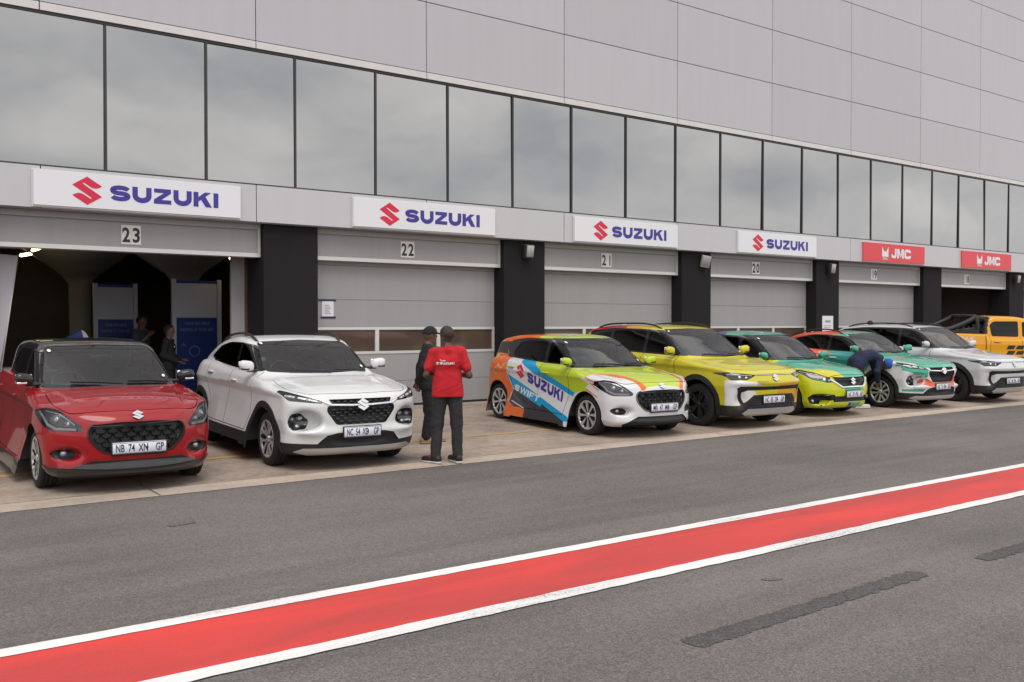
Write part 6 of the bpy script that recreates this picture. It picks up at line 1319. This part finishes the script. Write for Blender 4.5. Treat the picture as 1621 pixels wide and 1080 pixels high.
# bending man at the wheel of the teal crossover
person('man in navy jacket and blue cap bending down to a front wheel', 17.60, 11.38, gz(11.38), 62, 1.70, dict(pel=(0, .10, .95), waist=(0, -.03, 1.04), chest=(0, -.22, 1.07), neck=(0, -.40, 1.01), head=(-.06, -.56, .88), F=(.05, -.55, -.83), U=(-.62, -.50, .42), sh=((-.185, -.34, 1.02), (.185, -.34, 1.02)), el=((-.19, -.27, .76), (.22, -.46, .74)), wr=((-.06, -.36, .54), (.12, -.58, .52)), hip=((-.088, .10, .92), (.088, .10, .92)), kn=((-.10, .02, .50), (.12, .0, .50)), an=((-.10, .08, .085), (.14, .06, .085)), toe=((-.12, -.10, .03), (.16, -.12, .03))),
    dict(top='cloth_navy', bottom='cloth_black', shoe='shoe_sole', skin='skin_brown', sleeve='long', cap='cap_blue', hem_plane=(vv(0, .20, .82), vv(0, .55, -.83))), .014)
# people inside garage 23
rw, shw, fw = person('woman in black top with braids standing in profile by the tall blue banner', 5.98, 17.55, .15, 58, 1.54, dict(el=((-.235, .06, 1.15), (.235, .05, 1.15)), wr=((-.16, -.20, 1.03), (.13, -.22, 1.06)), F=(0, -1, .05), build=1.0), dict(top='cloth_black', bottom='cloth_black', shoe='shoe_black', skin='skin_brown', sleeve='long', hairy=.012, palm=[vv(0, 0, 1), vv(0, 0, 1)], curl=.25), .012)
back_print(shw, fw, [[(0, 0), (1, 0), (1, 1), (0, 1)]], -.10, 1.30, .06, .03, -.5, 'print_white', 'chest_logo')
person('man in dark grey-blue shirt behind the woman, hand raised to his face', 6.15, 19.6, .15, 40, 1.72, dict(wr=((-.10, -.22, 1.36), (.235, -.06, .90)), el=((-.26, -.06, 1.15), (.245, .05, 1.14))), dict(top='cloth_greyblue', bottom='cloth_black', shoe='shoe_black', skin='skin_brown'), .016)
person('person in red shirt in the dark back of the garage', 5.95, 21.0, .15, 20, 1.66, dict(), dict(top='cloth_red', bottom='cloth_black', shoe='shoe_black', skin='skin_brown'), .016)
person('man behind the white car by door 19, only his head showing', 23.65, 15.0, gz(15.0), 120, 1.67, dict(), dict(top='cloth_greyblue', bottom='cloth_black', shoe='shoe_black', skin='skin_brown'), .018)

# ------------------------------------------------------------------ things in and at the open garages
mat('tube_light', (0.9, 0.85, 0.7), 0.4, emit=(1.0, 0.80, 0.42, 6.5)); mat('banner_blue', (0.010, 0.035, 0.20), 0.55); mat('banner_print', (0.16, 0.23, 0.45), 0.6); mat('banner_pale', (0.48, 0.49, 0.58), 0.6); mat('wood_brown', (0.12, 0.075, 0.052), 0.7, var=0.15, vscale=3, stretch=(6, 6, .5)); mat('wall_pale', (0.36, 0.35, 0.37), 0.7); mat('bag_blue', (0.012, 0.045, 0.26), 0.6); mat('bag_white', (0.62, 0.62, 0.66), 0.6); mat('drape_grey', (0.40, 0.39, 0.42), 0.9); mat('dark_red', (0.12, 0.008, 0.012), 0.7)
for i, (a, b, lab) in enumerate((((4.72, 21.9, 3.2), (4.66, 20.5, 3.2), 'upper lit strip lamp at the left of the open garage ceiling'), ((4.87, 23.7, 3.2), (4.92, 23.0, 3.2), 'short lit strip lamp farther back beside the white banner'), ((7.66, 18.9, 3.0), (7.80, 18.25, 3.0), 'lit strip lamp above the white wall panel at the right'))):
    o = tag(empty('strip_lamp', a), lab, 'lamp', 'lit strip lamps in garage 23'); d = Vector(b) - Vector(a)
    MB().tube([(0, 0, 0), tuple(d)], .034, 8).build('tube', 'tube_light', o); MB().tube([(0, 0, .05), (d.x, d.y, d.z + .05)], .028, 6).build('fixture', 'inside_ceiling', o); MB().tube([tuple(d * .5), (d.x * .5, d.y * .5, 3.44 - a[2])], .008, 6).build('hanger', 'inside_ceiling', o)
def banner(x0, x1, y, z0, z1, zm, label, rz=0):
    o = tag(empty('banner_stand', ((x0 + x1) / 2, y, .15), R(rz)), label, 'banner', 'blue banner stands in garage 23'); w = (x1 - x0) / 2; b = .15
    MB().box(-w, w, 0, .02, z0 - b, zm - b).build('banner_panel', 'banner_blue', o); MB().box(-w, w, 0, .02, zm - b, z1 - b - .06).build('code_panel', 'banner_pale', o); MB().box(-w, w, 0, .02, z1 - b - .06, z1 - b).build('header', 'banner_blue', o)
    for s_ in (-1, 1): MB().box(s_ * (w + .045) - .04, s_ * (w + .045) + .04, -.02, .05, 0, z1 - b + .02).build('post', 'banner_pale', o)
    ps, tw = textpolys('YOUR BIG SMILE', .012); flat(place(ps, -w * .62, zm - b - .14, .055, w * 1.24 / tw), lambda a_, c_: (a_, -.003, c_)).build('banner_lettering', 'banner_print', o, False)
    ps, tw = textpolys('WAITING AT YOUR VISIT', .012); flat(place(ps, -w * .84, zm - b - .26, .055, w * 1.68 / tw), lambda a_, c_: (a_, -.003, c_)).build('banner_lettering', 'banner_print', o, False)
    ic = stroke(arc(-.12 * w, zm - b - .65, .10, .10, 0, 360, 14), .016) + stroke([(.1, zm - b - .95), (.3, zm - b - 1.05), (.2, zm - b - 1.3), (.02, zm - b - 1.2), (.1, zm - b - .95)], .016) + stroke(arc(.16, zm - b - 1.12, .05, .05, 0, 360, 10), .014) + stroke([(-.3, zm - b - .55), (-.26, zm - b - .50), (-.22, zm - b - .56)], .014)
    flat(ic, lambda a_, c_: (a_, -.003, c_)).build('banner_icons', 'banner_print', o, False); MB().box(-w - .1, w + .1, -.18, .22, 0, .03).build('foot', 'mullion_dark', o); return o
banner(6.62, 7.42, 19.0, .25, 2.55, 1.83, 'tall blue banner with blank pale upper panel behind the woman', 0); banner(5.62, 6.30, 20.6, .2, 2.50, 1.80, 'darker blue banner stand farther back on the left', 0)
o = tag(empty('wall_screen', (7.05, 16.72, .15)), 'pale upright partition panel just inside the right of the open garage', 'partition'); MB().box(-.26, -.02, 0, .06, 0, 2.74).build('panel', 'wall_pale', o); MB().box(-.018, .20, .005, .05, 0, 2.78).build('edge_board', 'wood_brown', o)
o = tag(empty('slanted_banner', (2.9, 16.62, .15)), 'white fabric banner with a slanting edge at the left edge of the open garage', 'banner'); MB().prism([(-.9, 0), (.10, 0), (.20, .86), (.475, 2.60), (-.9, 2.68)], 0, .025).build('fabric', 'white_fabric', o); MB().tube([(.10, .012, 0), (.475, .012, 2.62)], .014, 6).build('pole', 'alu', o)
o = tag(empty('low_cabinet', (3.6, 17.2, .15)), 'low pale cabinet behind the red car', 'cabinet'); MB().rbox((0, .25, .42), (.9, .5, .84), .01, 2).build('carcass', 'wall_pale', o); MB().rbox((0, .25, .855), (.96, .56, .03), .006, 1).build('top', 'wall_pale', o); [MB().rbox((s_ * .22, -.008, .42), (.40, .016, .74), .004, 1).build('door', 'wall_pale', o) for s_ in (-1, 1)]
o = tag(empty('display_table', (4.55, 17.9, .15)), 'dark table hidden behind the red car roof', 'table'); MB().box(-.6, .6, -.35, .35, 1.12, 1.16).build('table_top', 'mullion_dark', o); [MB().box(x_ - .02, x_ + .02, y_ - .02, y_ + .02, 0, 1.12).build('leg', 'mullion_dark', o) for x_ in (-.55, .55) for y_ in (-.3, .3)]
o = tag(empty('carry_bag', (4.52, 17.85, 1.31)), 'blue and white carry bag showing above the roof of the red car', 'bag'); q = MB(); q.add([(-.26, -.12, 0), (.12, -.12, 0), (.12, .12, 0), (-.26, .12, 0), (-.22, -.08, .14), (.06, -.06, .30), (.06, .06, .30), (-.22, .08, .14)], [(0, 3, 2, 1), (4, 5, 6, 7), (0, 1, 5, 4), (1, 2, 6, 5), (2, 3, 7, 6), (3, 0, 4, 7)]); q.build('bag_body', 'bag_blue', o)
q = MB(); q.add([(.121, -.12, 0), (.28, -.10, 0), (.28, .10, 0), (.121, .12, 0), (.061, -.06, .30), (.12, -.05, .27), (.12, .05, .27), (.061, .06, .30)], [(0, 3, 2, 1), (4, 5, 6, 7), (0, 1, 5, 4), (1, 2, 6, 5), (2, 3, 7, 6), (3, 0, 4, 7)]); q.build('bag_flap', 'bag_white', o)
for x, y, lab in ((7.35, 20.6, 'flared grey fabric column spreading out under the garage ceiling, nearer one'), (5.9, 23.0, 'flared grey fabric column farther back in the dark garage')):
    o = tag(empty('fabric_column', (x, y, .15)), lab, 'column', 'flared columns in garage 23'); n = 24; q = MB(); pr_ = [(0, .30), (1.6, .30), (2.42, .32), (2.6, .5), (2.85, .95), (3.12, 1.45), (3.26, 1.8)]
    q.lathe(pr_, 4, axis='z'); me = q.build('fabric', 'drape_grey', o); me.rotation_euler = (0, 0, R(30)); MB().tube([(0, 0, 0), (0, 0, 3.2)], .05, 8).build('pole', 'alu', o)
o = tag(empty('red_counter', (30.6, 20.0, .15)), 'dark red counter inside the open garage 18', 'counter'); MB().rbox((0, 0, .55), (3.6, .6, 1.1), .02, 2).build('front', 'dark_red', o); MB().rbox((0, 0, 1.12), (3.7, .7, .05), .01, 1).build('worktop', 'mullion_dark', o)
o = tag(empty('garage_poster', (29.02, 16.72, 1.9)), 'small dark poster with white figure at the left of open garage 18', 'poster'); MB().box(0, .5, 0, .02, 0, .62).build('sheet', 'banner_blue', o); flat([[(.12, .12), (.36, .10), (.40, .26), (.28, .36), (.30, .46), (.18, .48), (.16, .34), (.08, .28)]], lambda a, b: (a, -.003, b)).build('figure', 'print_white', o, False)
